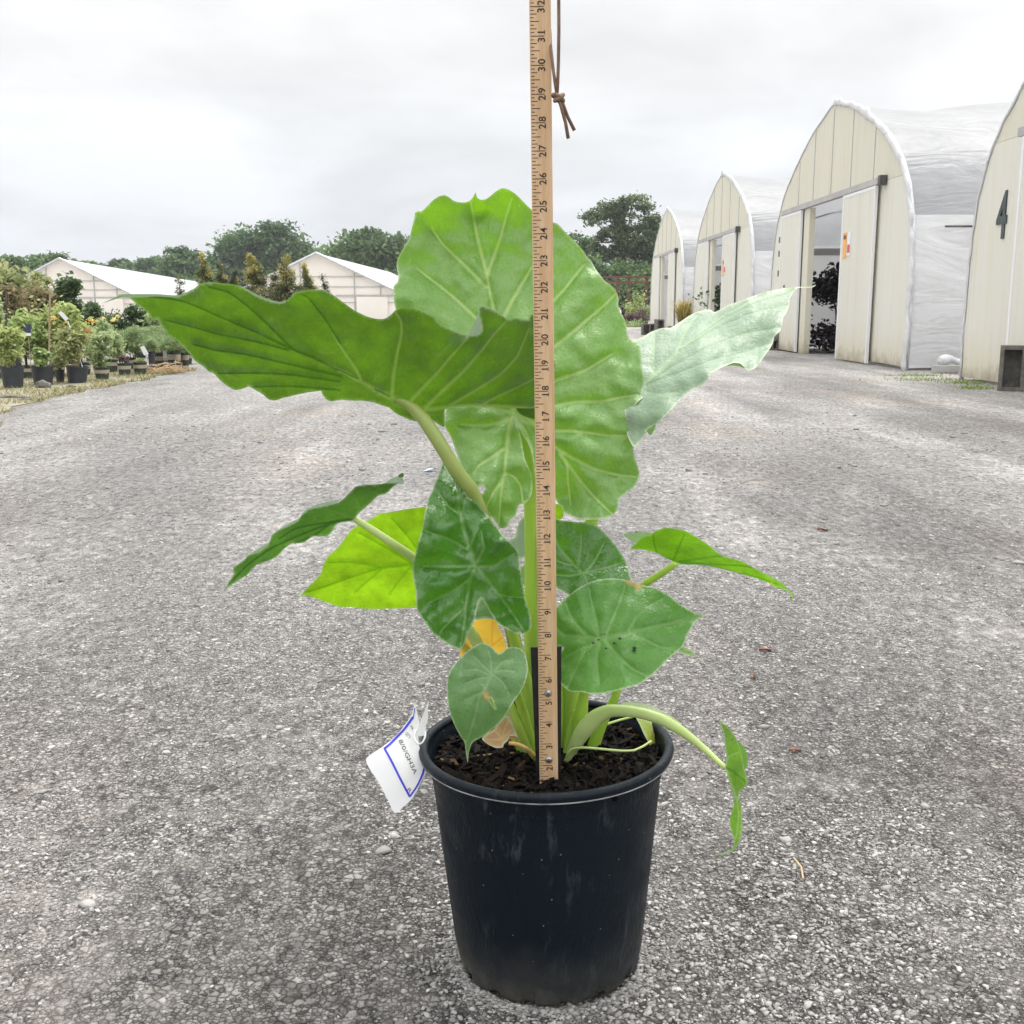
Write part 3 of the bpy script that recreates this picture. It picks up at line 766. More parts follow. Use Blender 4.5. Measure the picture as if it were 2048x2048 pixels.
def debris():
    # bunched film skirt and scraps of timber between house 3 and number 4
    root = thing('film_bundle', 'bundle of crumpled white film on the ground between the two near greenhouses', 'plastic sheet', (5.4, 12.95, 0))
    mb = MB(); pts = []; rr = []
    for i in range(30):
        f = i / 29; pts.append((5.0 + 1.0 * f, 12.95 + .05 * math.sin(f * 9), .12 + .03 * math.sin(f * 14))); rr.append(.05 + .03 * mnoise.noise((f * 8, 0, 0)))
    mb.tube(pts, rr, 10); mb.build('roll', MT['film'], root, True)
    for k, (x, y, a, ln, lb) in enumerate(((5.35, 12.55, .5, .75, 'weathered timber lying across the foot of the film wall, rising to the right'), (5.2, 12.75, -.1, .7, 'weathered timber lying flat along the foot of the film wall'))):
        mb = MB(); R = Matrix.Rotation(a, 3, 'Z') @ Matrix.Rotation(-.16 if k == 0 else 0, 3, 'Y')
        mb.box((x - ln / 2, y - .04, .02), (x + ln / 2, y + .04, .09), R)
        o = mb.build('timber_scrap', MT['frame_grey']); tag(o, lb, 'timber', 'timber scraps by the film wall')
    mb = MB(); mb.tube([(5.62, 17.6, 0.0), (5.28, 17.7, .98)], .016, 8)
    o = mb.build('leaning_pole', MT['stem_tan']); tag(o, 'thin wooden pole leaning in the open greenhouse doorway', 'pole')
    grass_tufts([(4.4, 11.6, .5, .25), (4.55, 11.1, .25, .3), (4.5, 12.3, .3, .2), (4.35, 10.4, .2, .2)], 'weeds', 'low green weeds at the foot of the number 4 greenhouse', 900)


debris()


# ================================================================== foliage helpers
def leaves(mb, lobes, n, size, seed, subs=9, aspect=0.55, spread=0.34, up=0.4, fill=0.5, tmul=1.0, tadd=0.0):
    """leaf clumps through the volume of ellipsoid lobes (c, r); per-clump tint"""
    rg = np.random.default_rng(seed)
    vol = np.array([r[0] * r[2] for c, r in lobes]); cnt = (n * vol / vol.sum()).astype(int) + 1
    for (c, r), k in zip(lobes, cnt):
        c = np.array(c, float); r = np.array(r, float)
        ns = max(3, int(subs))
        d = rg.normal(size=(ns, 3)); d /= np.linalg.norm(d, axis=1)[:, None]
        sc = c + d * r * (fill + (0.92 - fill) * rg.uniform(0, 1, (ns, 1)))
        st = rg.uniform(0.12, 0.8, ns)
        w = rg.integers(0, ns, k)
        p = sc[w] + rg.normal(size=(k, 3)) * r * spread * np.array([1, 1, .72])
        tint = np.clip(st[w] + rg.normal(0, .16, k), 0, 1) * tmul + tadd
        nrm = rg.normal(size=(k, 3)); nrm[:, 2] = np.abs(nrm[:, 2]) + up; nrm /= np.linalg.norm(nrm, axis=1)[:, None]
        a = np.cross(nrm, rg.normal(size=(k, 3))); a /= np.linalg.norm(a, axis=1)[:, None]; b = np.cross(nrm, a)
        s = size * rg.uniform(.55, 1.3, (k, 1))
        V = np.stack([p - a * s, p - b * s * aspect + nrm * s * .1, p + a * s, p + b * s * aspect + nrm * s * .1], 1).reshape(-1, 3)
        mb.add(V.tolist(), [(4 * i, 4 * i + 1, 4 * i + 2, 4 * i + 3) for i in range(k)], tint=np.repeat(tint, 4).tolist())


def px_lobe(px, py, rx, ry, D, jit=0.0):
    c = W(px, py, D + jit); q = D / F
    return (tuple(c), (rx * q, min(rx, ry * 1.3) * q, ry * q))


def tree(label, D, lobes, trunk, n, size, m, seed, subs=12, group='trees beyond the nursery', limbs=(), spread=.30, name='tree'):
    """crown of leaf clumps on a tapered trunk with limbs, lobes given as seen sizes at distance D"""
    rg = random.Random(seed)
    base = W(trunk[0], 612, D); base.z = 0
    root = thing(name, label, 'tree', base, group)
    L = [px_lobe(a, b_, c, d, D, rg.uniform(-.6, .6) * c * D / F) for a, b_, c, d in lobes]
    mb = MB(); leaves(mb, L, n, size, seed, subs=subs, spread=spread); mb.build('crown', FM[m], root)
    q = D / F; mb = MB(); top = W(trunk[1], trunk[2], D); r0 = trunk[3] * q
    mid = base.lerp(top, .5) + Vector((rg.uniform(-1, 1) * r0, 0, 0))
    mb.tube([base, mid, top], [r0 * 1.25, r0, r0 * .6], 9)
    for (c, r) in L:
        c = Vector(c); s = base.lerp(top, rg.uniform(.55, .98))
        k = s.lerp(c, .5) + Vector((0, 0, -.05 * (c - s).length))
        mb.tube([s, k, c], [r0 * .42, r0 * .28, r0 * .08], 6)
    mb.build('trunk', MT['bark'], root, True)
    return root


# trees far beyond the greenhouses
tree('big rounded dark tree behind the golden cypresses, left of centre', 150, [(530, 480, 62, 38), (490, 505, 55, 35), (570, 500, 52, 34), (455, 490, 22, 18), (600, 505, 26, 22), (525, 545, 90, 45), (440, 535, 40, 26), (545, 458, 30, 18)], (530, 530, 500, 7), 15000, .34, 'tree_far', 11, 16)
tree('smaller rounded tree just left of the big rounded tree', 145, [(362, 520, 32, 26), (350, 506, 20, 14), (385, 545, 36, 26), (345, 545, 30, 22), (370, 570, 60, 30)], (360, 360, 540, 5), 7000, .32, 'tree_far', 12, 12)
tree('broad green tree behind the pitched roof greenhouse in the middle', 130, [(730, 495, 58, 32), (690, 510, 45, 28), (775, 485, 30, 26), (700, 545, 75, 42), (790, 540, 50, 50), (740, 475, 30, 16)], (730, 735, 540, 6), 12000, .30, 'tree_mid', 13, 14)
tree('pale narrow treetop between the left greenhouse ridge and the rounded tree', 190, [(305, 530, 24, 14), (290, 538, 20, 12), (318, 545, 25, 18)], (305, 305, 560, 4), 2600, .42, 'tree_far', 14, 8)
tree('low dark treetop just over the left greenhouse roof', 190, [(240, 528, 20, 9), (260, 535, 16, 9), (228, 540, 22, 14), (265, 550, 30, 20)], (240, 240, 560, 4), 2600, .42, 'tree_far', 15, 8)
tree('dark tree at the far left edge behind the left greenhouse', 120, [(20, 528, 34, 16), (-20, 540, 34, 26), (50, 545, 40, 24), (20, 570, 60, 34)], (15, 15, 560, 5), 4500, .28, 'tree_mid', 16, 11)
tree('dark tree rising behind the left slope of the left greenhouse', 125, [(100, 522, 34, 15), (75, 535, 34, 20), (118, 540, 30, 22), (145, 532, 24, 12)], (98, 98, 560, 5), 4500, .28, 'tree_mid', 17, 11)
tree('low dark tree peeping over the left greenhouse ridge', 130, [(172, 533, 22, 9), (150, 542, 26, 13), (190, 548, 26, 13)], (165, 165, 565, 4), 2600, .28, 'tree_mid', 18, 8)
tree('tall spreading oak with gaps of sky, left of the hoop greenhouses', 95, [(1250, 520, 44, 26), (1212, 500, 30, 20), (1292, 532, 40, 26), (1196, 516, 24, 16), (1262, 414, 36, 22), (1218, 426, 30, 22), (1186, 440, 24, 15), (1230, 470, 32, 18), (1285, 490, 36, 22), (1300, 438, 20, 20), (1240, 452, 24, 15), (1275, 468, 36, 20), (1312, 470, 18, 18), (1210, 470, 16, 13), (1192, 486, 12, 9), (1245, 495, 20, 13), (1290, 505, 34, 22), (1245, 410, 20, 13)], (1252, 1248, 470, 7), 17000, .15, 'tree_oak', 19, 10, spread=.28)
tree('dark bushy tree below the spreading oak', 90, [(1270, 545, 50, 28), (1220, 560, 50, 30), (1300, 570, 40, 36), (1180, 540, 34, 28), (1255, 590, 70, 34), (1200, 600, 50, 30)], (1250, 1250, 580, 6), 9000, .19, 'tree_mid', 20, 13)
tree('slim dark tree behind the right edge of the largest leaf', 100, [(1172, 492, 16, 22), (1140, 492, 22, 22), (1165, 525, 34, 26), (1115, 505, 22, 26)], (1150, 1150, 540, 4), 4200, .19, 'tree_mid', 21, 10)


# ------------------------------------------------------------------ pitched greenhouses on the left
def pitched_house(label, apex_px, D, width, ridge, eave, back, seed, lean=0.0):
    ax = W(apex_px, 600, D).x
    root = thing('pitched_greenhouse', label, 'greenhouse', (ax, D, 0), 'white pitched-roof greenhouses')
    dirx = back[0] / back[1]
    hw = width / 2
    def bk(x, z, y): return (ax + x + dirx * y, D + y, z)
    L = back[1]
    mb = MB()
    for sgn in (-1, 1):
        o_ = 0.25
        a, b_ = bk(0, ridge + .03, -o_), bk(sgn * (hw + .2), eave - .05, -o_); c, d = bk(sgn * (hw + .2), eave - .05, L), bk(0, ridge + .03, L)
        th = Vector((0, 0, -.05))
        vs = [Vector(p) for p in (a, b_, c, d)]; vs += [v + th for v in vs]
        mb.add(vs, [(0, 1, 2, 3), (7, 6, 5, 4), (0, 4, 5, 1), (1, 5, 6, 2), (2, 6, 7, 3)])
    mb.build('roof', MT['roof_white'], root)
    mb = MB(); mb.add([bk(-hw, 0, 0), bk(hw, 0, 0), bk(hw, eave, 0), bk(0, ridge, 0), bk(-hw, eave, 0)], [(0, 1, 2, 3, 4)])
    mb.add([bk(-hw, 0, 0.06), bk(hw, 0, 0.06), bk(hw, eave, 0.06), bk(0, ridge, 0.06), bk(-hw, eave, 0.06)], [(4, 3, 2, 1, 0)])
    mb.build('end_wall', MT['beige'], root)
    for sgn in (-1, 1):
        mb = MB(); mb.box((ax + sgn * hw - .04, D + .1, 0), (ax + sgn * hw + .04, D + .18, eave)); 
        mb.add([bk(sgn * hw, 0, .07), bk(sgn * hw, eave, .07), bk(sgn * hw, eave, L), bk(sgn * hw, 0, L)], [(0, 1, 2, 3)])
        mb.build('side_wall', MT['film'], root)
    mb = MB(); slope = (ridge - eave) / hw
    for x in (-hw * .62, -hw * .2, hw * .42, hw * .72):
        mb.box((ax + x - .03, D - .05, 0), (ax + x + .03, D - .005, ridge - abs(x) * slope - .05))
    for z in (eave - .35, eave + .5, eave + 1.05):
        xl = min(hw, (ridge - z) / slope) if z > eave else hw
        mb.box((ax - xl, D - .062, z - .025), (ax + xl, D - .051, z + .025))
    mb.build('wall_frame', MT['frame_grey'], root)
    for sgn in (-1, 1):
        mb = MB()
        a = Vector(bk(0, ridge + .05, -.3)); b_ = Vector(bk(sgn * (hw + .2), eave - .03, -.3))
        mb.tube([a, b_], .06, 8); mb.build('rake_trim', MT['alu'], root)
    mb = MB(); mb.box((ax + hw * .2, D - .075, eave - .03), (ax + hw * 1.0, D - .064, eave + .07)); mb.build('door_track', MT['frame_grey'], root)
    mb = MB(); mb.box((ax + hw * .44, D - .09, 0), (ax + hw * .80, D - .066, eave - .04)); mb.build('door', MT['beige'], root)
    return root


pitched_house('long white pitched-roof greenhouse behind the potted plants on the far left', 127, 70, 9.4, 3.62, 1.25, (-9.5, 63), 1)
pitched_house('beige-ended pitched-roof greenhouse in the middle, left of the largest leaf', 637, 62, 9.6, 3.58, 1.30, (0.3, 34), 2)


# ------------------------------------------------------------------ rusty pergola frame and planting right of centre
def right_background():
    D = 45
    root = thing('pipe_frame', 'rusty pipe frame in front of the dark trees, left of the far greenhouse', 'frame', (W(1257, 612, D).x, D, 0))
    for px in (1180, 1240, 1257, 1292):
        x = W(px, 612, D).x; mb = MB(); dd = 1.2 if px in (1240,) else 0
        mb.box((x - .055, D + dd, 0), (x + .055, D + dd + .1, 1.95)); mb.build('post', MT['rust'], root)
    for z in (1.86, 1.66):
        mb = MB(); mb.box((W(1120, 612, D).x, D - .045, z), (W(1298, 612, D).x, D - .003, z + .08)); mb.build('rail', MT['rust'], root)
    spec = [('yellow green upright shrub behind the rusty frame', 1270, 610, 20, 26, 'lime', 43.5, .05), ('mauve shrub left of the far greenhouse', 1285, 634, 16, 12, 'mauve', 42, .04), ('mauve shrub behind the rusty frame post', 1258, 634, 16, 11, 'mauve', 42.3, .04),
            ('low green hedge plant left of the far greenhouse corner', 1275, 650, 20, 12, 'green', 41, .045), ('low green hedge plant hidden partly by the largest leaf', 1245, 652, 20, 12, 'green', 41.2, .045), ('pale green shrub beside the far greenhouse wall', 1292, 622, 12, 16, 'grey', 43, .045)]
    for lb, px, py, rx, ry, m, D2, sz in spec:
        c = W(px, py, D2); root = thing('shrub', lb, 'shrub', (c.x, D2, 0), 'shrubs left of the far greenhouse')
        mb = MB(); leaves(mb, [px_lobe(px, py, rx, ry, D2), px_lobe(px - rx * .4, py + ry * .4, rx * .6, ry * .8, D2), px_lobe(px + rx * .3, py + ry * .5, rx * .7, ry * .6, D2)], 900, sz, int(px), subs=8); mb.build('foliage', FM[m], root)
        mb = MB()
        for a in (-.5, 0, .5): mb.tube([(c.x + a * .1, D2, 0), (c.x + a * rx * D2 / F, D2, c.z)], .02, 5)
        mb.build('stem', MT['bark'], root)
    # straw-yellow grass clump by house 1, weeds by house 2
    c = ground_at(1362, 668); root = thing('grass_clump', 'straw-yellow grass clump at the foot of the far greenhouse', 'grass plant', (4.55, 29.6, 0))
    rg = random.Random(3); mb = MB()
    for i in range(420):
        a = rg.uniform(0, 6.28); h = rg.uniform(.3, .75); w = rg.uniform(.005, .012); o_ = rg.uniform(.05, .42)
        b0 = Vector((4.55, 29.6, 0.25)) + Vector((math.cos(a), math.sin(a), 0)) * rg.uniform(0, .1); d = Vector((math.cos(a), math.sin(a), 0))
        s = Vector((-d.y, d.x, 0)) * w
        mb.add([b0 - s, b0 + s, b0 + d * o_ * .5 + Vector((0, 0, h * .75)) + s, b0 + d * o_ * .5 + Vector((0, 0, h * .75)) - s, b0 + d * o_ + Vector((0, 0, h))], [(0, 1, 2, 3), (3, 2, 4)], tint=rg.random())
    mb.build('blades', FM['yellow'], root)
    mb = MB(); mb.lathe([(0, .02), (.2, .02), (.24, .26), (.2, .26), (.19, .23), (0, .23)], (4.55, 29.6, 0), 20); mb.build('pot', MT['bpot'], root)
    # plants inside the open greenhouses
    inside = [('dark purple-leaved small tree inside the open greenhouse', 5.62, 18.9, [(0, .9 + .15, .55, .33), (.25, 1.3, .4, .2), (-.3, 1.2, .35, .22)], 'purple', 1900, .055),
              ('dark purple-leaved small tree at the back of the open greenhouse', 6.05, 19.4, [(0, 1.15, .5, .3), (.3, .95, .45, .3)], 'purple', 1500, .055),
              ('low dark shrub below the purple trees in the open greenhouse', 5.6, 18.6, [(0, .28, .55, .28), (.4, .35, .35, .25), (-.3, .22, .3, .2)], 'purple', 1700, .045),
              ('low dark shrub at the doorway foot of the open greenhouse', 5.45, 18.15, [(0, .16, .4, .16), (.5, .2, .35, .2)], 'purple', 900, .04),
              ('dark green shrub inside the second greenhouse from the far end', 5.5, 27.4, [(0, .7, .8, .7), (.3, 1.2, .5, .4)], 'dark', 2200, .06),
              ('dark green shrub deeper inside the second greenhouse from the far end', 6.2, 28.0, [(0, .6, .9, .6), (-.2, 1.3, .5, .3)], 'dark', 1800, .06),
              ('dark shrub between the two farthest hoop greenhouses', 5.4, 30.2, [(0, .6, .35, .6), (.1, 1.1, .3, .3)], 'dark', 1200, .05)]
    for k, (lb, x, y, lob, m, n, sz) in enumerate(inside):
        nm = 'purple_tree' if 'tree' in lb else 'shrub'
        root = thing(nm, lb, 'tree' if 'tree' in lb else 'shrub', (x, y, 0), 'plants inside the hoop greenhouses')
        mb = MB(); leaves(mb, [((x + a, y, z), (rx, rx * .8, rz)) for a, z, rx, rz in lob], n, sz, 40 + k, subs=9, spread=.36); mb.build('foliage', FM[m], root)
        mb = MB()
        for a, z, rx, rz in lob: mb.tube([(x + a * .15, y, 0), (x + a * .5, y, z * .6), (x + a, y, z)], [.022, .018, .008], 6)
        mb.build('stem', MT['bark'], root)


right_background()


# ================================================================== nursery rows on the left
def potted(label, px, py, wpx, hpx, pot, fol, top, fw, n=500, seed=0, size=.028, band=True, flowers=None, tilt=0.0, stems=4, cat='potted plant', subs=9, asp=.5, fol_dx=0, bottom=None, group='potted plants in rows on the left'):
    g = ground_at(px, py); D = g.y; q = (D * CP + CH * SP) / F
    root = thing('potted_plant', label, cat, g, group)
    r = wpx * q / 2; h = hpx * q * 1.02; rg = random.Random(seed)
    R = Matrix.Translation(g) @ Matrix.Rotation(tilt, 4, 'Y')
    mb = MB()
    mb.lathe([(0, .004), (r * .80, .004), (r * .97, h * .93), (r * 1.04, h * .935), (r * 1.04, h), (r * .94, h), (r * .92, h * .86), (0, h * .86)], (0, 0, 0), 28)
    p = mb.build('pot', MT[pot], root, False, R); weighted(p)
    if pot == 'gpot' and band:
        mb = MB(); z0, z1 = h * .52, h * .80; f = lambda z: r * (.80 + .17 * z / (h * .93)) + .0025
        mb.lathe([(f(z0), z0), (f(z1), z1)], (0, 0, 0), 28); mb.build('band', MT['band'], p, True, R)
    zt = W(px, top, D).z; zb = h * .95 if bottom is None else W(px, bottom, D).z
    fw_ = fw * q / 2; cx = g.x + fol_dx * q; cz = (zt + zb) / 2; hz = (zt - zb) / 2
    lob = [((cx, D, cz), (fw_ * .75, fw_ * .7, hz * .8))]
    for k in range(7):
        a = rg.uniform(-1, 1); b_ = rg.uniform(-.75, .75)
        lob.append(((cx + a * fw_ * .55, D + rg.uniform(-.5, .5) * fw_, cz + b_ * hz), (fw_ * rg.uniform(.3, .5), fw_ * .4, hz * rg.uniform(.22, .4))))
    mb = MB(); leaves(mb, lob, int(n * 1.9), size * 1.22, seed + 100, tadd=.16, subs=subs, aspect=asp, spread=.38); mb.build('foliage', FM[fol], root)
    mb = MB()
    for k in range(stems):
        c = lob[k % len(lob)][0]; b0 = Vector((g.x + rg.uniform(-.4, .4) * r, D + rg.uniform(-.4, .4) * r, h * .8)); e = Vector(c)
        mb.tube([b0, b0.lerp(e, .5) + Vector((rg.uniform(-1, 1) * .02, 0, 0)), e], [.006, .005, .003], 5)
    mb.build('stem', MT['stem_tan'] if seed % 2 else MT['bark'], root)
    if flowers:
        for col, lst in flowers.items():
            for fx, fy, s in lst:
                mb = MB(); c = W(fx, fy, D - .12 * rg.random() - fw_ * .3); k = s * q * .72
                leaves(mb, [(tuple(c), (k, k, k * .8))], 34, k * .45, int(fx * 7 + fy), subs=6, spread=.5)
                mb.build('flower', MT['flower_' + col], root)
    return root


def nursery():
    w = lambda *p: {'white': [(x, y, 3.0) for x, y in p]}
    P = potted
    # back to front so labels read in order
    P('olive green bushy tree at the far left behind the brownish shrubs', 22, 702, 50, 20, 'bpot', 'olive', 530, 130, 2600, 1, .05, cat='potted tree', bottom=650, subs=14)
    P('olive green bush left of the left greenhouse gable', 72, 698, 40, 16, 'bpot', 'olive', 545, 70, 1500, 2, .045, bottom=640, subs=12)
    P('brownish shrub in front of the olive tree on the far left', 30, 733, 30, 22, 'bpot', 'brown', 572, 90, 1500, 3, .032, bottom=680)
    P('brownish shrub below the left greenhouse eave', 82, 730, 30, 22, 'bpot', 'brown', 570, 80, 1300, 4, .032, bottom=680)
    P('dark green broadleaf shrub in front of the left greenhouse wall', 145, 728, 30, 22, 'gpot', 'dark', 552, 58, 1300, 5, .034, bottom=640, stems=6)
    P('dark green shrub right of the broadleaf shrub', 186, 722, 30, 22, 'bpot', 'dark', 598, 50, 900, 6, .032, bottom=670)
    P('dark low shrub under the tip of the big left leaf', 232, 716, 30, 22, 'gpot', 'dark', 612, 60, 900, 7, .03, bottom=680)
    P('blue green shrub left of the pines in the back row', 282, 715, 28, 20, 'gpot', 'dark', 612, 60, 900, 8, .03, bottom=680)
    P('grey green feathery shrub beside the edge of the big left leaf', 318, 716, 28, 22, 'gpot', 'grey', 620, 70, 1000, 9, .03, bottom=690, asp=.3)
    P('green shrub hidden partly behind the big left leaf', 372, 712, 26, 20, 'gpot', 'pine', 640, 70, 900, 10, .03, bottom=690, asp=.3)
    # second row
    P('pale green plant with white flecks, left end of the second row', 4, 757, 30, 24, 'gpot', 'grey', 575, 46, 900, 11, .026, flowers=w((3, 610), (8, 628)), bottom=730)
    P('leafy green plant behind the navy sign', 57, 756, 30, 24, 'gpot', 'green', 618, 84, 1500, 12, .027, flowers=w((45, 663), (20, 645), (70, 690)), bottom=725)
    P('lime green bush with red and yellow flowers in the second row', 116, 754, 30, 24, 'gpot', 'lime', 598, 96, 1900, 13, .028, bottom=720, subs=14,
      flowers={'red': [(102, 661, 6), (127, 660, 6)], 'yellow': [(104, 643, 8), (107, 636, 6), (141, 668, 6), (133, 645, 5)]})
    P('lime green bush with a red flower, right of the first lime bush', 168, 750, 30, 24, 'gpot', 'lime', 628, 60, 1200, 14, .026, bottom=718,
      flowers={'red': [(166, 659, 5), (173, 662, 7)], 'yellow': [(180, 645, 9), (186, 640, 6)]})
    P('grey green plant with yellow flower plumes', 222, 744, 30, 24, 'gpot', 'grey', 640, 60, 1200, 15, .026, bottom=712, flowers={'yellow': [(206, 637, 5), (228, 640, 8), (237, 634, 6)]}, asp=.35)
    P('feathery pine in the second row above the two banded pots', 268, 738, 28, 22, 'gpot', 'pine', 654, 95, 2890, 16, .026, bottom=708, asp=.16, subs=14)
    P('feathery pine in the second row left of the big leaf edge', 322, 732, 28, 22, 'gpot', 'pine', 649, 100, 2890, 17, .026, bottom=705, asp=.16, subs=14)
    P('feathery pine mostly behind the big left leaf', 372, 728, 28, 22, 'gpot', 'pine', 662, 75, 1870, 18, .026, bottom=705, asp=.16, subs=12)
    # front row
    P('tall lime plant in the black pot nearest the left edge', 27, 776, 45, 41, 'bpot', 'lime', 648, 60, 1100, 19, .022, band=False, flowers=w((14, 718), (30, 690), (33, 704)), fol_dx=-4)
    P('small green plant with white flowers in a black pot, second from the left edge', 87, 770, 43, 37, 'bpot', 'green', 696, 34, 420, 20, .02, band=False, flowers=w((80, 703), (97, 705)))
    P('olive plant in the tilted black pot holding the white tag stake', 154.5, 766, 43, 33, 'bpot', 'olive', 655, 66, 1100, 21, .022, band=False, tilt=.07, stems=6, flowers=w((167, 700)))
    P('narrow black pot between the second and tilted black pots', 121, 765, 18, 25, 'bpot', 'olive', 690, 30, 320, 22, .018, band=False)
    P('grey green plant in a banded green pot right of the tilted pot', 205, 759, 30, 24, 'gpot', 'grey', 662, 52, 1000, 23, .022, flowers=w((216, 693), (206, 684)), asp=.4)
    P('mauve seedling in the left one of two matching banded pots', 250, 751, 27, 24, 'gpot', 'mauve', 711, 24, 160, 24, .014)
    P('low olive seedling in the right one of two matching banded pots', 281, 749, 28, 24, 'gpot', 'olive', 716, 24, 160, 25, .014)
    P('tall plain black pot with pine, right of the matching banded pots', 305, 744, 14, 40, 'bpot', 'pine', 678, 37, 680, 26, .02, band=False, asp=.2)
    P('pine in the wide banded pot behind the straw heap', 325, 737, 24, 30, 'gpot', 'pine', 670, 70, 1530, 27, .022, asp=.16)
    P('pine in the tall banded pot right of the straw heap', 344, 739, 17, 37, 'gpot', 'pine', 666, 62, 1360, 28, .022, asp=.16)
    P('pine in the slim banded pot third from the right end of the row', 357.5, 740, 10, 38, 'gpot', 'pine', 674, 37, 680, 29, .02, asp=.16)
    P('pine in the banded pot at the right end of the row', 371, 738, 16, 34, 'gpot', 'pine', 664, 62, 1360, 30, .022, asp=.16)

    # tag stake, signs, stakes
    D = ground_at(160, 762).y - .28
    root = thing('tag_stake', 'white plant tag on a slanting stake in the tilted black pot', 'plant tag', W(165, 735, D))
    mb = MB(); mb.tube([W(165, 735, D), W(136, 643, D)], .0055, 8); mb.build('stake', MT['white'], root)
    mb = MB(); a = [W(x, y, D - .012) for x, y in ((116, 626), (122, 622.5), (137, 637), (131, 642))]; b_ = [v + Vector((0, .004, 0)) for v in a]
    mb.add(a + b_, [(0, 3, 2, 1), (4, 5, 6, 7), (0, 1, 5, 4), (1, 2, 6, 5), (2, 3, 7, 6), (3, 0, 4, 7)]); mb.build('tag', MT['white'], root)
    D = ground_at(57, 765).y
    root = thing('plant_sign', 'small navy sign with white foot among the green leaves on the left', 'sign', W(55, 700, D))
    c = W(55, 658, D); mb = MB(); mb.box((c.x - .033, D, c.z - .04), (c.x + .03, D + .006, c.z + .05)); mb.build('panel', MT['navy'], root)
    mb = MB(); mb.box((c.x - .031, D - .001, c.z - .068), (c.x + .029, D + .006, c.z - .0405)); mb.build('lower_panel', MT['white'], root)
    mb = MB(); mb.tube([(c.x, D + .008, c.z - .05), (c.x, D + .008, .1)], .004, 6); mb.build('stake', MT['stem_tan'], root)
    D = ground_at(280, 748).y - .08
    root = thing('plant_tag', 'white card tag standing in the right one of the matching banded pots', 'plant tag', W(292, 722, D))
    mb = MB(); a = [W(x, y, D) for x, y in ((280, 694), (288, 691.5), (297, 708), (288, 711))]; b_ = [v + Vector((0, .004, 0)) for v in a]
    mb.add(a + b_, [(0, 3, 2, 1), (4, 5, 6, 7), (0, 1, 5, 4), (1, 2, 6, 5), (2, 3, 7, 6), (3, 0, 4, 7)]); mb.build('card', MT['white'], root)
    mb = MB(); mb.tube([W(292, 709, D + .006), W(292.5, 724, D + .006)], .004, 6); mb.build('stake', MT['white'], root)
    D = ground_at(325, 737).y - .1
    root = thing('plant_label', 'cream and pale blue plant label on the wide banded pot', 'plant label', W(331, 718, D))
    mb = MB(); c = W(331, 710, D); mb.box((c.x - .03, D, c.z - .035), (c.x + .03, D + .004, c.z + .06)); mb.build('picture', MT['flower_white'], root)
    mb = MB(); mb.box((c.x - .03, D - .001, c.z - .065), (c.x + .03, D + .004, c.z - .0355)); mb.build('strip', MT['litter'], root)
    for lb, px, y0, y1, m, r in (('dark upright stake at the far left among the potted plants', 11, 735, 582, 'bark', .012), ('thin pale cane between the brownish shrub and the dark shrub', 98, 720, 588, 'stem_tan', .01)):
        D = ground_at(px, 758).y; mb = MB(); mb.tube([W(px, y0, D), W(px + 2, y1, D)], r, 6); o = mb.build('plant_stake', MT[m]); tag(o, lb, 'stake', 'stakes among the potted plants')
    # debris at the pots' feet
    def rock(px, py, sx, sy, sz, lb, m, seed, nm='stone', cat='stone'):
        g = ground_at(px, py); bm = bmesh.new(); bmesh.ops.create_icosphere(bm, subdivisions=3, radius=1)
        for v in bm.verts:
            k = 1 + .35 * mnoise.noise(v.co * 1.6 + Vector((seed, 0, 0))); v.co = Vector((v.co.x * sx * k, v.co.y * sy * k, v.co.z * sz * k)) + Vector((g.x, g.y, sz * .55))
        me = bpy.data.meshes.new(nm); bm.to_mesh(me); bm.free(); me.materials.append(MT[m])
        o = bpy.data.objects.new(nm, me); COL.objects.link(o); tag(o, lb, cat)
    rock(86, 776, .075, .05, .045, 'crumpled grey ground cloth at the foot of the second black pot', 'concrete', 1, 'ground_cloth', 'cloth')
    rock(20, 796, .14, .06, .018, 'flat grey stone in the dry grass at the left edge', 'concrete', 2)
    rock(52, 800, .05, .03, .012, 'small flat stone in the dry grass below the first black pot', 'concrete', 3)
    rock(142, 775, .045, .03, .014, 'small black clod under the tilted black pot', 'bpot', 4, 'clod', 'clod')
    c = ground_at(335, 748); rg = random.Random(8); mb = MB()
    for i in range(260):
        p = c + Vector((rg.gauss(0, .11), rg.gauss(0, .06), abs(rg.gauss(0, .045)))); a = rg.uniform(0, 6.28); d = Vector((math.cos(a), math.sin(a) * .5, rg.uniform(-.2, .5))) * rg.uniform(.04, .1)
        mb.tube([p - d * .5 + Vector((0, 0, .02)), p + d * .5 + Vector((0, 0, .02))], .0028, 4)
    o = mb.build('straw_heap', MT['straw']); tag(o, 'heap of brown straw in front of the banded pots', 'straw')


nursery()


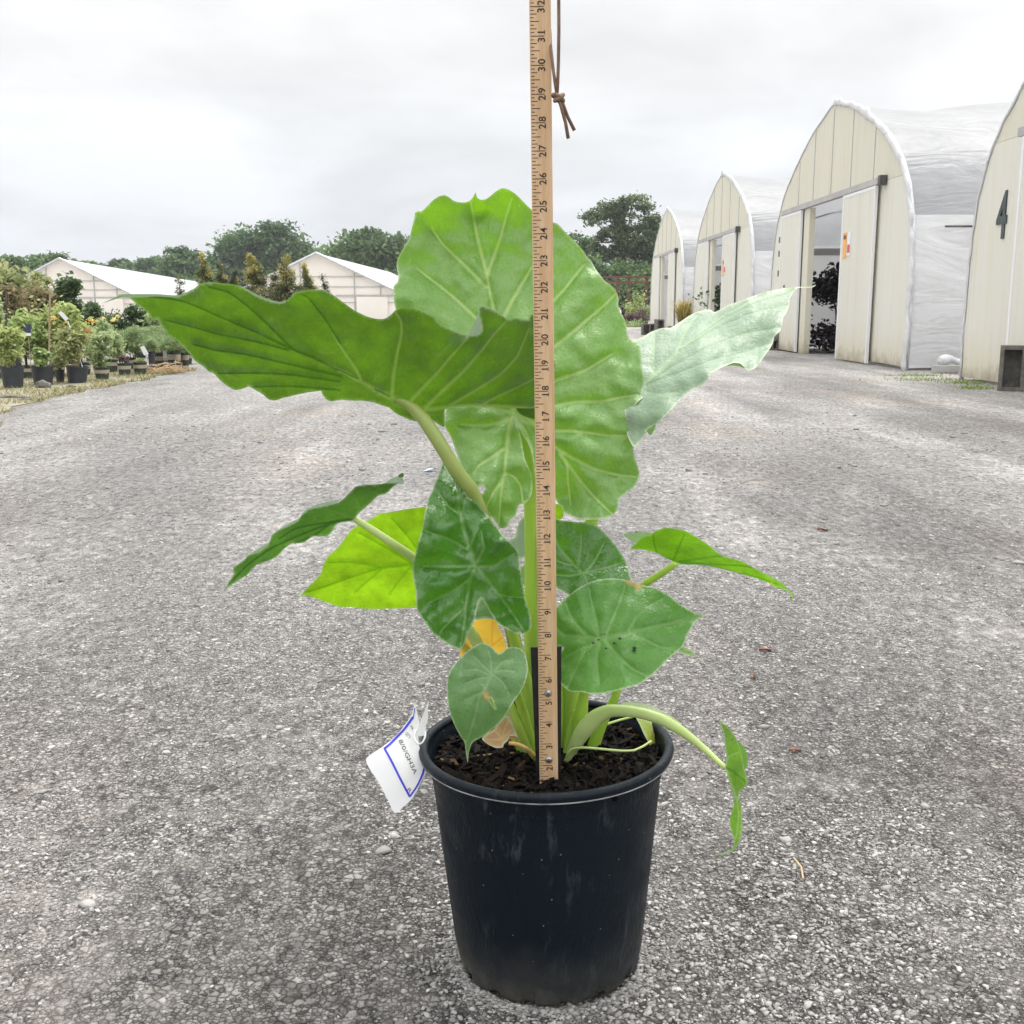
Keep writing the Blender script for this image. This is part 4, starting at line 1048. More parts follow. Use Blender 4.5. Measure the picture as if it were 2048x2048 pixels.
def cypress(label, px, top, D, wpx, n, seed, gold=.5, lean=0, bot=640):
    zt = W(px, top, D); q = D / F
    root = thing('cypress', label, 'conifer', (W(px, 612, D).x, D, 0), 'golden cypresses behind the big left leaf')
    rg = np.random.default_rng(seed); lob = []; k = 9
    zb = 0.3
    mb = MB()
    for i in range(k):
        f = i / (k - 1); z = zb + (zt.z - zb) * f
        r = max((1 - f) ** .8 * wpx * q * .5, .06)
        for j in range(3 if f < .85 else 1):
            a = rg.uniform(0, 6.28); o_ = r * rg.uniform(.3, 1.0) if f < .95 else 0
            c = (zt.x + lean * q * f ** 2 + math.cos(a) * o_, D + math.sin(a) * o_ * .6, z + rg.uniform(-.05, .05))
            g = gold * max(0, f - .45) * 1.3
            leaves(mb, [(c, (r * .6 + .05, r * .55 + .05, .16))], max(50, int(n / k * 2.0)), .036, int(seed * 31 + i * 5 + j), subs=4, aspect=.4, spread=.4, up=.9, tmul=1.0, tadd=g if rg.random() < .7 else 0)
    mb.build('foliage', FM['gold'], root)
    mb = MB(); mb.tube([(zt.x, D, 0), (zt.x + lean * q * .3, D, zt.z * .6), (zt.x + lean * q, D, zt.z)], [.035, .02, .004], 6); mb.build('trunk', MT['bark'], root)


for a in (('golden-tipped cypress at the left end of the cypresses', 412, 514, 31, 60, 1500, 1, .75, -8), ('short golden cypress second from the left', 440, 533, 32, 46, 900, 2, .7, 0), ('golden-tipped cypress with the broadest golden crown, in the middle', 507, 514, 30, 100, 2600, 3, .95, -6),
          ('dark green cypress right of the broad golden one', 545, 548, 33, 70, 1500, 4, .05, 6), ('tall golden cypress in front of the middle greenhouse slope', 572, 522, 30, 66, 1800, 5, .7, 0), ('golden cypress right of the tall one', 610, 537, 31, 60, 1500, 6, .75, 0),
          ('thin dark cypress in front of the beige end wall', 655, 551, 30, 22, 260, 7, 0, -12), ('thin dark drooping conifer in front of the white roof', 366, 558, 28, 24, 300, 8, 0, -10), ('dark low cypress hidden mostly by the big left leaf', 470, 552, 34, 70, 1200, 9, .1, 0)):
    cypress(*a)


# ================================================================== the potted elephant ear
PC = Vector((0.0445, 1.2, 0))            # pot centre on the ground
PR, PH = 0.1466, 0.2705
plant = thing('potted_elephant_ear', 'large elephant ear plant with huge green leaves in a black nursery pot', 'potted plant', PC)
TILT = Matrix.Translation(PC) @ Matrix.Rotation(rad(-1.2), 4, 'Y')


def build_pot():
    def foot(r, z, th):
        # drainage notches round the foot
        if z > 0.022: return r, z
        a = (math.degrees(th) % 22.5) / 22.5
        nt = 1.0 if 0.22 < a < 0.55 else 0.0
        j = 0.0035 * mnoise.noise((th * 3, z * 30, 0))
        return r - 0.006 * nt * (1 - z / .022) + j * (1 - z / .03), z + (0.012 * nt if z < .005 else 0)
    o_ = [(0, .012), (.090, .012), (.103, .001), (.1075, .006), (.109, .014), (.110, .022), (.112, .035), (.1205, .12), (.1290, .205), (.1318, .232), (.1322, .236), (.1336, .239), (.1350, .246), (.1356, .256)]
    i_ = [(.1385, .264), (.1345, .256), (.131, .232), (.1295, .228), (.1275, .205), (.121, .15)]
    mb = MB(); mb.lathe(o_ + i_, (0, 0, 0), 288, fn=foot)
    p = mb.build('pot', MT['pot'], plant, False, TILT); weighted(p, 40)
    R = PR
    prof = []
    for k in range(15):
        a = -0.55 + k / 14 * 4.3
        prof.append((R - .0054 + .0054 * math.cos(a), PH - .0052 + .0052 * math.sin(a)))
    prof += [(R - .0105, PH - .0105), (R - .006, PH - .0115), (R - .0018, PH - .0100)]
    mb = MB(); mb.lathe(prof, (0, 0, 0), 192, close=True); r = mb.build('rim', MT['pot'], p, False, TILT); weighted(r, 40)
    mb = MB(); mb.lathe([(R - .0018, PH - .0114), (R - .0006, PH - .0104), (R - .0009, PH - .0096), (R - .0026, PH - .0097), (R - .0034, PH - .0112)], (0, 0, 0), 192, close=True); mb.build('rim_glint_ring', MT['rim_glint'], p, True, TILT)  # thin ring under the lip, its highlight painted as pale colour


build_pot()
SZ = 0.243


def build_soil():
    rg = random.Random(21); mb = MB(); n = 64; rings = 22; vs = [(0, 0, SZ)]; fs = []
    for i in range(1, rings + 1):
        r = .1292 * i / rings
        for k in range(n):
            th = 2 * math.pi * k / n; x, y = r * math.cos(th), r * math.sin(th)
            vs.append((x, y, SZ + .007 * mnoise.noise((x * 40, y * 40, 0)) + .004 * mnoise.noise((x * 110, y * 110, 3)) + .004 * (1 - r / .13)))
    fs += [(0, 1 + k, 1 + (k + 1) % n) for k in range(n)]
    for i in range(rings - 1):
        for k in range(n):
            a = 1 + i * n; b = a + n; fs.append((a + k, b + k, b + (k + 1) % n, a + (k + 1) % n))
    mb.add(vs, fs, tint=[.25 + .3 * rg.random() for _ in vs])
    for i in range(2600):
        r = .127 * math.sqrt(rg.random()); th = rg.uniform(0, 6.28); c = Vector((r * math.cos(th), r * math.sin(th), SZ + .003 + abs(rg.gauss(0, .004))))
        l, w, t = rg.uniform(.003, .0125) * (1.4 if rg.random() < .12 else 1), rg.uniform(.0016, .0048), rg.uniform(.0006, .0018)
        R = Matrix.Rotation(rg.uniform(0, 6.28), 3, 'Z') @ Matrix.Rotation(rg.gauss(0, .45), 3, 'Y') @ Matrix.Rotation(rg.gauss(0, .5), 3, 'X')
        q = [(-l, -w * .6, -t), (l * .9, -w, -t), (l, w * .7, -t), (-l * .8, w, -t), (-l, -w * .5, t), (l * .85, -w * .8, t), (l * .95, w * .6, t), (-l * .75, w * .9, t)]
        tv = rg.random(); tv = tv * .85 if rg.random() > .05 else rg.uniform(.86, 1.0)
        mb.add([c + R @ Vector(p) for p in q], [(0, 3, 2, 1), (4, 5, 6, 7), (0, 1, 5, 4), (1, 2, 6, 5), (2, 3, 7, 6), (3, 0, 4, 7)], tint=tv)
    s = mb.build('potting_bark', MT['soil'], plant, False, TILT); tag(s, kind='stuff')


build_soil()


# ------------------------------------------------------------------ leaf builder
def smooth_poly(pts, step, closed=True):
    """Catmull-Rom through the outline, resampled about every `step` pixels; tight corners stay"""
    P = np.array(pts, float); n = len(P); o = []
    for i in range(n if closed else n - 1):
        p0, p1, p2, p3 = P[(i - 1) % n], P[i], P[(i + 1) % n], P[(i + 2) % n]
        if not closed:
            if i == 0: p0 = p1
            if i == n - 2: p3 = p2
        d = np.linalg.norm(p2 - p1)
        if d < 1e-6: continue
        # centripetal-like damping of tangents
        m1 = (p2 - p0) * min(.5, d / (np.linalg.norm(p2 - p0) + 1e-6) * .62); m2 = (p3 - p1) * min(.5, d / (np.linalg.norm(p3 - p1) + 1e-6) * .62)
        k = max(1, int(round(d / step)))
        for j in range(k):
            t = j / k; t2, t3 = t * t, t ** 3
            o.append((2 * t3 - 3 * t2 + 1) * p1 + (t3 - 2 * t2 + t) * m1 + (-2 * t3 + 3 * t2) * p2 + (t3 - t2) * m2)
    if not closed: o.append(P[-1])
    return np.array(o)


def seg_dist(P, A, B):
    """distance of points P (n,2) to the polyline segments A->B (m,2): min distance and where"""
    best = np.full(len(P), 1e9)
    for i in range(0, len(A), 64):
        a, b = A[i:i + 64], B[i:i + 64]; ab = b - a; L = (ab ** 2).sum(1) + 1e-9
        ap = P[:, None] - a[None]; t = np.clip((ap * ab[None]).sum(2) / L, 0, 1)
        d = np.linalg.norm(ap - t[..., None] * ab[None], axis=2)
        best = np.minimum(best, d.min(1))
    return best


def rbf(ctrl):
    C = np.array(ctrl, float); X = C[:, :2] / 200.0; y = C[:, 2]; n = len(C)
    def phi(r): return np.where(r > 1e-9, r * r * np.log(r + 1e-12), 0)
    if n == 1: return lambda q: np.full(len(q), y[0])
    if n < 4:
        A = np.c_[np.ones(n), X]; w = np.linalg.lstsq(A, y, rcond=None)[0]
        return lambda q: np.c_[np.ones(len(q)), q / 200.0] @ w
    Kk = phi(np.linalg.norm(X[:, None] - X[None], axis=2)) + np.eye(n) * 2e-3
    Q = np.c_[np.ones(n), X]; M = np.block([[Kk, Q], [Q.T, np.zeros((3, 3))]])
    w = np.linalg.solve(M, np.r_[y, 0, 0, 0])
    return lambda q: phi(np.linalg.norm(q[:, None] / 200.0 - X[None], axis=2)) @ w[:n] + np.c_[np.ones(len(q)), q / 200.0] @ w[n:]


def inside(P, poly):
    x, y = P[:, 0], P[:, 1]; c = np.zeros(len(P), bool); n = len(poly); j = n - 1
    for i in range(n):
        xi, yi = poly[i]; xj, yj = poly[j]
        m = ((yi > y) != (yj > y)) & (x < (xj - xi) * (y - yi) / (yj - yi + 1e-12) + xi); c ^= m; j = i
    return c


def leaf(label, outline, ctrl, veins, m, under=False, step=5.0, relief=.0012, quilt=.004, ruffle=.006, wob=.004, holes=(), flaps=(), dry=(), seed=0, edge=5.0, name='leaf', parent=None):
    """one blade: outline seen in the photo, own distance field (ctrl: px,py,Y), veins (width px, tone, points)"""
    B = smooth_poly(outline, step); loops = [B] + [smooth_poly(h, 2.5) for h in holes]
    x0, y0 = B.min(0); x1, y1 = B.max(0); rgen = np.random.default_rng(seed + 1)
    gx, gy = np.meshgrid(np.arange(x0, x1, step), np.arange(y0, y1, step * .866)); gx[1::2] += step / 2
    G = np.c_[gx.ravel(), gy.ravel()] + rgen.uniform(-.12, .12, (gx.size, 2)) * step
    ok = inside(G, B)
    for h in loops[1:]: ok &= ~inside(G, h)
    G = G[ok]
    for lp in loops: G = G[seg_dist(G, lp, np.roll(lp, -1, 0)) > step * .55]
    VP = []
    for wd, tone, vp in veins:
        v = smooth_poly(vp, step * .75, False); d = np.gradient(v, axis=0); d /= np.linalg.norm(d, axis=1)[:, None] + 1e-9; nn = np.c_[-d[:, 1], d[:, 0]]
        tp = np.linspace(1, .38, len(v))[:, None] * wd + 1.2
        VP += [v, v + nn * tp * 1.15, v - nn * tp * 1.15]
    if VP:
        VP = np.concatenate(VP); VP = VP[inside(VP, B)]
        for lp in loops: VP = VP[seg_dist(VP, lp, np.roll(lp, -1, 0)) > 1.8]
        for h in loops[1:]: VP = VP[~inside(VP, h)]
        seen = set(); kp = []
        for p in VP:
            c_ = (int(p[0] // 1.7), int(p[1] // 1.7))
            if c_ not in seen: seen.add(c_); kp.append(p)
        VP = np.array(kp).reshape(-1, 2)
        occ = set((int(p[0] // 3), int(p[1] // 3)) for p in VP)
        if len(G): G = np.array([g for g in G if not any((int(g[0] // 3) + a, int(g[1] // 3) + b_) in occ for a in (-1, 0, 1) for b_ in (-1, 0, 1))]).reshape(-1, 2)
        G = np.concatenate([G, VP])
    pts = np.concatenate(loops + [G]); edges = []; k = 0
    for lp in loops:
        edges += [(k + i, k + (i + 1) % len(lp)) for i in range(len(lp))]; k += len(lp)
    nb = k
    r = delaunay_2d_cdt([Vector(p) for p in pts], edges, [], 0, 1e-4)
    V2 = np.array([tuple(v) for v in r[0]]); tri = [tuple(f) for f in r[2]]
    cen = np.array([V2[list(f)].mean(0) for f in tri]); okf = inside(cen, B)
    for h in loops[1:]: okf &= ~inside(cen, h)
    tri = [f for f, q in zip(tri, okf) if q]
    Y = rbf(ctrl)(V2)
    de = np.full(len(V2), 1e9)
    for lp in loops: de = np.minimum(de, seg_dist(V2, lp, np.roll(lp, -1, 0)))
    ve = np.zeros(len(V2)); dv = np.zeros(len(V2)); dn = np.full(len(V2), 1e9); rl = np.zeros(len(V2))
    for wd, tone, vp in veins:
        v = smooth_poly(vp, 6, False); A_, B_ = v[:-1], v[1:]
        # taper along the vein
        d = np.full(len(V2), 1e9); tt = np.zeros(len(V2)); m_ = len(A_)
        for i in range(m_):
            ab = B_[i] - A_[i]; t = np.clip(((V2 - A_[i]) @ ab) / (ab @ ab + 1e-9), 0, 1); dd = np.linalg.norm(V2 - A_[i] - t[:, None] * ab, axis=1)
            s = dd < d; d[s] = dd[s]; tt[s] = (i + t[s]) / m_
        w = wd * (1 - .62 * tt) + 1.2
        g = np.clip(1.15 - d / w, 0, 1); g = g * g * (3 - 2 * g)
        if tone == 'd': dv = np.maximum(dv, g)
        else: ve = np.maximum(ve, g)
        rl = np.maximum(rl, np.exp(-(d / (w * 1.1)) ** 2) * np.clip((wd - 1) / 5, .1, 1.1)); dn = np.minimum(dn, d)
    nz = np.array([mnoise.noise((p[0] / 70 + seed * 7.3, p[1] / 70, seed)) + .5 * mnoise.noise((p[0] / 28, p[1] / 28 + seed * 3.1, 4.0)) for p in V2])
    ed = np.array([mnoise.noise((p[0] / 42 + seed * 3, p[1] / 42, 9.0)) for p in V2])
    sg = -1.0 if not under else 1.0           # towards the camera = smaller Y
    Y = Y + sg * -quilt * 0 + (-quilt if not under else quilt) * (1 - np.exp(-np.minimum(dn, 60) / 16)) * 1.0
    Y = Y + (relief * 1.0 if not under else -relief * 1.6) * rl
    Y = Y + wob * nz + ruffle * ed * np.exp(-de / 26)
    P3 = WA(V2, Y)
    dr = np.zeros(len(V2))
    for (cx, cy, rr, am) in dry:
        dr = np.maximum(dr, am * np.clip(1.5 - np.hypot(V2[:, 0] - cx, V2[:, 1] - cy) / rr, 0, 1))
    eg = np.clip(1.0 - de / edge, 0, 1)
    mb = MB()
    F_ = []
    for f in tri:
        a, b_, c = (Vector(P3[i]) for i in f); nn = (b_ - a).cross(c - a); toc = Vector((0, 0, CH)) - a
        front = nn.dot(toc) > 0
        F_.append(f if front != under else (f[0], f[2], f[1]))
    mb.add(P3.tolist(), F_, vein=ve, dvein=dv, edge=eg, dry=dr)
    for fo, fy, side in flaps:
        q = smooth_poly(fo, step); fv = delaunay_2d_cdt([Vector(p) for p in q], [(i, (i + 1) % len(q)) for i in range(len(q))], [], 1, 1e-4)
        f2 = np.array([tuple(v) for v in fv[0]]); fp = WA(f2, rbf(fy)(f2) if not isinstance(fy, float) else np.full(len(f2), fy)); ff = []
        for f in fv[2]:
            a, b_, c = (Vector(fp[i]) for i in f[:3]); front = (b_ - a).cross(c - a).dot(Vector((0, 0, CH)) - a) > 0
            ff.append(tuple(f) if front == (side == 'top') else tuple(reversed(f)))
        mb.add(fp.tolist(), ff, vein=0.0, dvein=0.0, edge=0.0, dry=0.0)
    o = mb.build(name, m, parent or plant, True, None, label)
    return o


def petiole(par, pts, m='petiole', flat=1.0, name='petiole', n=12):
    """stalk through (px,py,Y,radius px)"""
    C = np.array(pts, float); S = smooth_poly(C[:, :2], 9, False)
    # parametrise Y and radius by arc position
    def arc(a): d = np.r_[0, np.cumsum(np.linalg.norm(np.diff(a, axis=0), axis=1))]; return d / d[-1]
    u = arc(C[:, :2]); us = arc(S)
    Y = np.interp(us, u, C[:, 2]); r = np.interp(us, u, C[:, 3])
    k = np.ones(5) / 5
    Yp = np.convolve(np.pad(Y, 2, mode='edge'), k, 'valid'); rp = np.convolve(np.pad(r, 2, mode='edge'), k, 'valid')
    P3 = WA(S, Yp); q = (Yp / CP) / F
    mb = MB(); mb.tube(P3.tolist(), (rp * q).tolist(), n, flat=flat, side=Vector((1, 0, 0)))
    return mb.build(name, MT[m], par, True)


LM = {}
LM['under'] = leaf_mat('leaf_underside_lit', (0.42, 0.52, 0.40), (0.50, 0.60, 0.48), (0.08, 0.17, 0.03), (0.118, 0.265, 0.008), .48, .40, vein=(0.25, 0.36, 0.085), dark=(0.022, 0.095, 0.004), spec=.35)  # pale top colours: sky reflection painted in, seen on the flaps
LM['upper'] = leaf_mat('leaf_upper', (0.125, 0.30, 0.045), (0.205, 0.375, 0.105), (0.16, 0.30, 0.07), (0.27, 0.58, 0.012), .34, .33, vein=(0.46, 0.64, 0.20), bloom=.25, spec=.75)
LM['pale'] = leaf_mat('leaf_upper_waxy', (0.215, 0.315, 0.205), (0.29, 0.385, 0.275), (0.16, 0.32, 0.07), (0.20, 0.42, 0.08), .20, .42, vein=(0.36, 0.50, 0.29), bloom=.38, spec=.5, dark=(0.15, 0.26, 0.12))
LM['deep'] = leaf_mat('leaf_deep_green', (0.036, 0.145, 0.018), (0.075, 0.21, 0.036), (0.12, 0.25, 0.05), (0.16, 0.48, 0.008), .34, .20, vein=(0.20, 0.37, 0.11), bloom=.0, spec=.8)
LM['dull'] = leaf_mat('leaf_grey_green', (0.095, 0.215, 0.065), (0.145, 0.28, 0.105), (0.14, 0.26, 0.08), (0.17, 0.42, 0.03), .22, .40, vein=(0.22, 0.36, 0.15), bloom=.22, spec=.5)
LM['lime'] = leaf_mat('leaf_backlit_lime', (0.18, 0.38, 0.02), (0.24, 0.46, 0.03), (0.20, 0.42, 0.02), (0.30, 0.56, 0.012), .72, .4, vein=(0.3, 0.5, 0.05), dark=(0.10, 0.30, 0.0), spec=.3)
LM['darkunder'] = leaf_mat('leaf_dark_underside', (0.40, 0.50, 0.38), (0.48, 0.58, 0.46), (0.070, 0.16, 0.04), (0.12, 0.34, 0.02), .34, .42, vein=(0.14, 0.24, 0.06), dark=(0.02, 0.07, 0.01), spec=.3)  # top side whitened with painted sky reflection for the turned edges
LM['green'] = leaf_mat('leaf_bright_green', (0.40, 0.50, 0.38), (0.48, 0.58, 0.46), (0.11, 0.27, 0.03), (0.22, 0.52, 0.006), .52, .36, vein=(0.28, 0.45, 0.1), dark=(0.05, 0.20, 0.005))  # pale top carries the sky's reflection as colour, for the flap
LM['limp'] = leaf_mat('leaf_limp_green', (0.15, 0.28, 0.09), (0.20, 0.34, 0.12), (0.17, 0.33, 0.07), (0.25, 0.55, 0.03), .4, .36, vein=(0.40, 0.55, 0.22), dark=(0.05, 0.20, 0.005))
LM['front'] = leaf_mat('leaf_front_green', (0.072, 0.235, 0.028), (0.125, 0.30, 0.062), (0.12, 0.26, 0.05), (0.17, 0.48, 0.008), .32, .36, vein=(0.21, 0.39, 0.11), bloom=.08, spec=.55)
LM['papery'] = leaf_mat('papery_sheath', (0.66, 0.74, 0.54), (0.74, 0.80, 0.62), (0.6, 0.7, 0.45), (0.7, 0.8, 0.5), .3, .45)
LM['yellow'] = leaf_mat('leaf_yellow', (0.88, 0.50, 0.06), (0.92, 0.62, 0.12), (0.8, 0.48, 0.08), (0.98, 0.62, 0.08), .45, .5, vein=(0.8, 0.36, 0.04), dark=(0.75, 0.33, 0.03))
LM['brown'] = leaf_mat('leaf_dead_brown', (0.42, 0.24, 0.11), (0.55, 0.34, 0.18), (0.34, 0.19, 0.09), (0.5, 0.3, 0.1), .2, .6, vein=(0.62, 0.42, 0.22), dark=(0.2, 0.1, 0.04), bump=.0012)
LM['mixed'] = leaf_mat('leaf_yellowing', (0.36, 0.44, 0.05), (0.25, 0.42, 0.06), (0.3, 0.44, 0.06), (0.6, 0.7, 0.05), .4, .4, vein=(0.5, 0.5, 0.1), dark=(0.45, 0.2, 0.05))

# --- the huge leaf on the left, seen from below
o1 = (PX((206, 606), (226, 597), (244, 589)) + K1((70, 218), (200, 215), (330, 222), (480, 228), (560, 215), (640, 170), (700, 125), (760, 108), (830, 108), (930, 120), (1020, 130), (1080, 160), (1150, 200), (1250, 245), (1330, 275), (1400, 288), (1450, 275), (1500, 235), (1520, 205), (1560, 190), (1650, 175), (1780, 172))
      + K2((60, 90), (120, 130), (200, 190), (280, 245), (370, 290), (450, 312), (520, 312), (570, 280), (610, 240), (660, 222), (720, 222), (790, 240), (870, 275), (930, 310), (960, 350), (1010, 380), (1090, 415), (1160, 435), (1225, 446), (1280, 440), (1306, 400), (1298, 345), (1284, 290), (1278, 240), (1290, 212), (1340, 215), (1400, 240), (1460, 280), (1500, 305), (1530, 315), (1570, 305), (1620, 315), (1680, 320), (1697, 278), (1760, 300), (1830, 460), (1878, 610), (1897, 690), (1880, 755), (1850, 850), (1800, 960), (1730, 1029), (1500, 1027), (1300, 1017), (1012, 1040), (1003, 1130), (998, 1185), (920, 1140), (850, 1090), (815, 1100), (770, 1138), (700, 1115), (620, 1080), (580, 1050), (560, 1030), (500, 1010), (430, 985), (330, 972), (260, 972), (180, 965), (130, 970), (90, 978), (50, 960), (20, 920), (8, 893))
      + K1((1755, 1064), (1650, 1075), (1540, 1100), (1430, 1125), (1370, 1145), (1310, 1140), (1250, 1090), (1180, 1050), (1130, 1022), (1090, 1040), (1020, 1055), (960, 1030), (880, 970), (820, 905), (780, 895), (740, 855), (660, 800), (610, 735), (550, 670), (490, 615), (430, 575), (370, 500), (330, 432), (290, 435), (240, 370), (170, 320), (130, 285), (85, 242)) + PX((244, 594), (226, 600)))
v1 = [(11, 'p', K2((800, 1052), (690, 1005), (580, 945), (470, 900), (340, 822))), (4.5, 'p', K2((340, 822), (200, 745), (0, 662))), (3.2, 'd', K1((1900, 880), (1700, 770), (1520, 695), (1300, 480), (1100, 300), (950, 195), (780, 150))),
      (2.6, 'd', K1((1500, 692), (1250, 570), (900, 420), (600, 290), (430, 250), (250, 235))), (2.2, 'd', K1((1480, 705), (1200, 630), (850, 560), (600, 490), (400, 440))), (2.6, 'd', K1((1930, 930), (1500, 830), (1100, 740), (850, 705), (650, 655))),
      (2.4, 'd', K1((1930, 980), (1500, 920), (1200, 905), (870, 908))), (2.2, 'd', K1((1930, 1055), (1500, 1020), (1180, 1025))), (3.6, 'p', K2((330, 805), (290, 720), (200, 590), (100, 430))), (2.6, 'd', K1((1932, 640), (1800, 430), (1650, 240), (1600, 215))),
      (4.6, 'p', K2((580, 940), (590, 780), (620, 600), (655, 430), (650, 330), (610, 265))), (4.6, 'p', K2((705, 1000), (800, 900), (950, 740), (1070, 600), (1180, 480))), (4.4, 'p', K2((830, 1045), (980, 900), (1150, 740), (1300, 570), (1400, 440), (1500, 330))),
      (3.2, 'p', K2((1040, 1010), (1250, 890), (1450, 760), (1590, 610), (1680, 400))), (2.6, 'p', K2((1310, 1000), (1450, 930), (1600, 860), (1715, 800))), (4.8, 'p', K2((820, 1050), (1050, 1020), (1310, 1008), (1720, 1022))),
      (1.6, 'd', K2((300, 792), (250, 770), (100, 700), (0, 655))), (1.8, 'd', K2((560, 938), (500, 905), (440, 880)))]
c1 = [(831, 820, 1.13), (640, 725, 1.09), (450, 650, 1.05), (260, 598, 1.02), (640, 580, 1.045), (430, 567, 1.02), (760, 636, 1.07), (900, 660, 1.09), (1000, 640, 1.12), (1100, 720, 1.165), (1070, 815, 1.165), (930, 815, 1.14), (640, 800, 1.12), (480, 800, 1.08), (330, 690, 1.05), (870, 850, 1.16), (750, 820, 1.135)]
L1 = leaf('huge leaf seen from below, backlit, reaching to the left', o1, c1, v1, LM['under'], under=True, step=4.6, quilt=.005, ruffle=.012, wob=.006, seed=1, edge=3.0,
          flaps=[(K2((1203, 442), (1225, 380), (1258, 310), (1276, 262), (1281, 225), (1284, 290), (1300, 350), (1308, 395), (1290, 436), (1250, 448)), 1.098, 'top'),
                 (K2((1578, 1034), (1730, 1028), (1790, 1040), (1790, 1110), (1710, 1114), (1640, 1095), (1600, 1065)), 1.19, 'under'),
                 (K1((-20, 218), (60, 212), (330, 212), (480, 222), (560, 210), (640, 165), (620, 190), (560, 225), (480, 238), (330, 232), (200, 240), (80, 242)), 1.018, 'top'),
                 (K1((1040, 132), (1090, 155), (1250, 236), (1400, 280), (1460, 268), (1450, 285), (1400, 297), (1330, 285), (1250, 255), (1150, 212), (1080, 165)), 1.036, 'top')])
petiole(L1, [(790, 797, 1.121, 5), (810, 806, 1.124, 10), (828, 818, 1.127, 12.5), (850, 842, 1.12, 13.5), (880, 888, 1.115, 14), (912, 940, 1.12, 14.5), (942, 980, 1.13, 15), (972, 1050, 1.15, 15), (1000, 1150, 1.17, 15), (1030, 1290, 1.19, 15), (1055, 1410, 1.2, 14), (1072, 1520, 1.2, 13)], 'petiole_olive')

# --- the largest leaf, upright, facing the camera
o2 = (K3((975, 140), (985, 190), (1020, 222), (1080, 222), (1130, 190), (1190, 140), (1250, 100), (1290, 92), (1360, 115), (1430, 160), (1500, 230), (1560, 290), (1610, 340), (1720, 420))
      + K4((140, 145), (200, 160), (240, 190), (300, 260), (380, 340), (450, 410), (520, 490), (560, 560), (620, 620), (670, 710), (730, 790), (800, 870), (860, 910), (910, 970), (950, 1060), (945, 1150), (970, 1230), (1010, 1300), (1045, 1400), (1060, 1500), (1085, 1555), (1130, 1590), (1190, 1612), (1215, 1680), (1220, 1800), (1226, 1900))
      + K5((1085, 60), (1088, 140), (1105, 250), (1120, 350), (1130, 440), (1110, 500), (1050, 560), (1005, 620), (995, 690), (1020, 750), (1040, 810), (1035, 900), (1015, 980), (1005, 1060), (1020, 1150), (1050, 1250), (1068, 1330), (1050, 1410), (1000, 1480), (920, 1540), (850, 1600), (838, 1680), (820, 1730), (780, 1775), (720, 1800), (640, 1815), (520, 1822), (400, 1805), (300, 1770), (255, 1740), (235, 1690), (190, 1640), (120, 1530))
      + K6((1345, 1000), (1335, 890), (1290, 750), (1240, 650), (1185, 565), (1140, 470), (1105, 385), (1125, 450), (1160, 560), (1190, 720), (1220, 880), (1270, 1000), (1305, 1080), (1320, 1200), (1310, 1330), (1270, 1420), (1200, 1465), (1150, 1480), (1120, 1540), (1115, 1600), (1060, 1670), (1020, 1720), (980, 1770), (930, 1785), (890, 1780), (860, 1720), (800, 1640), (720, 1570), (648, 1490), (642, 1440), (660, 1350), (690, 1320), (706, 1260), (690, 1233), (610, 1238), (550, 1218), (530, 1185), (500, 1180), (460, 1080), (420, 1010), (370, 900), (330, 790), (290, 660), (250, 570), (200, 480), (175, 400), (190, 300), (210, 240))
      + PX((855, 760), (815, 690)) + K3((60, 1450), (48, 1380), (30, 1260), (45, 1200), (85, 1160), (95, 1100), (75, 980), (85, 900), (120, 830), (170, 740), (220, 660), (245, 560), (275, 440), (285, 370), (320, 355), (355, 360), (420, 300), (500, 220), (560, 185), (620, 172), (670, 195), (720, 235), (780, 252), (850, 255), (900, 240), (940, 200)))
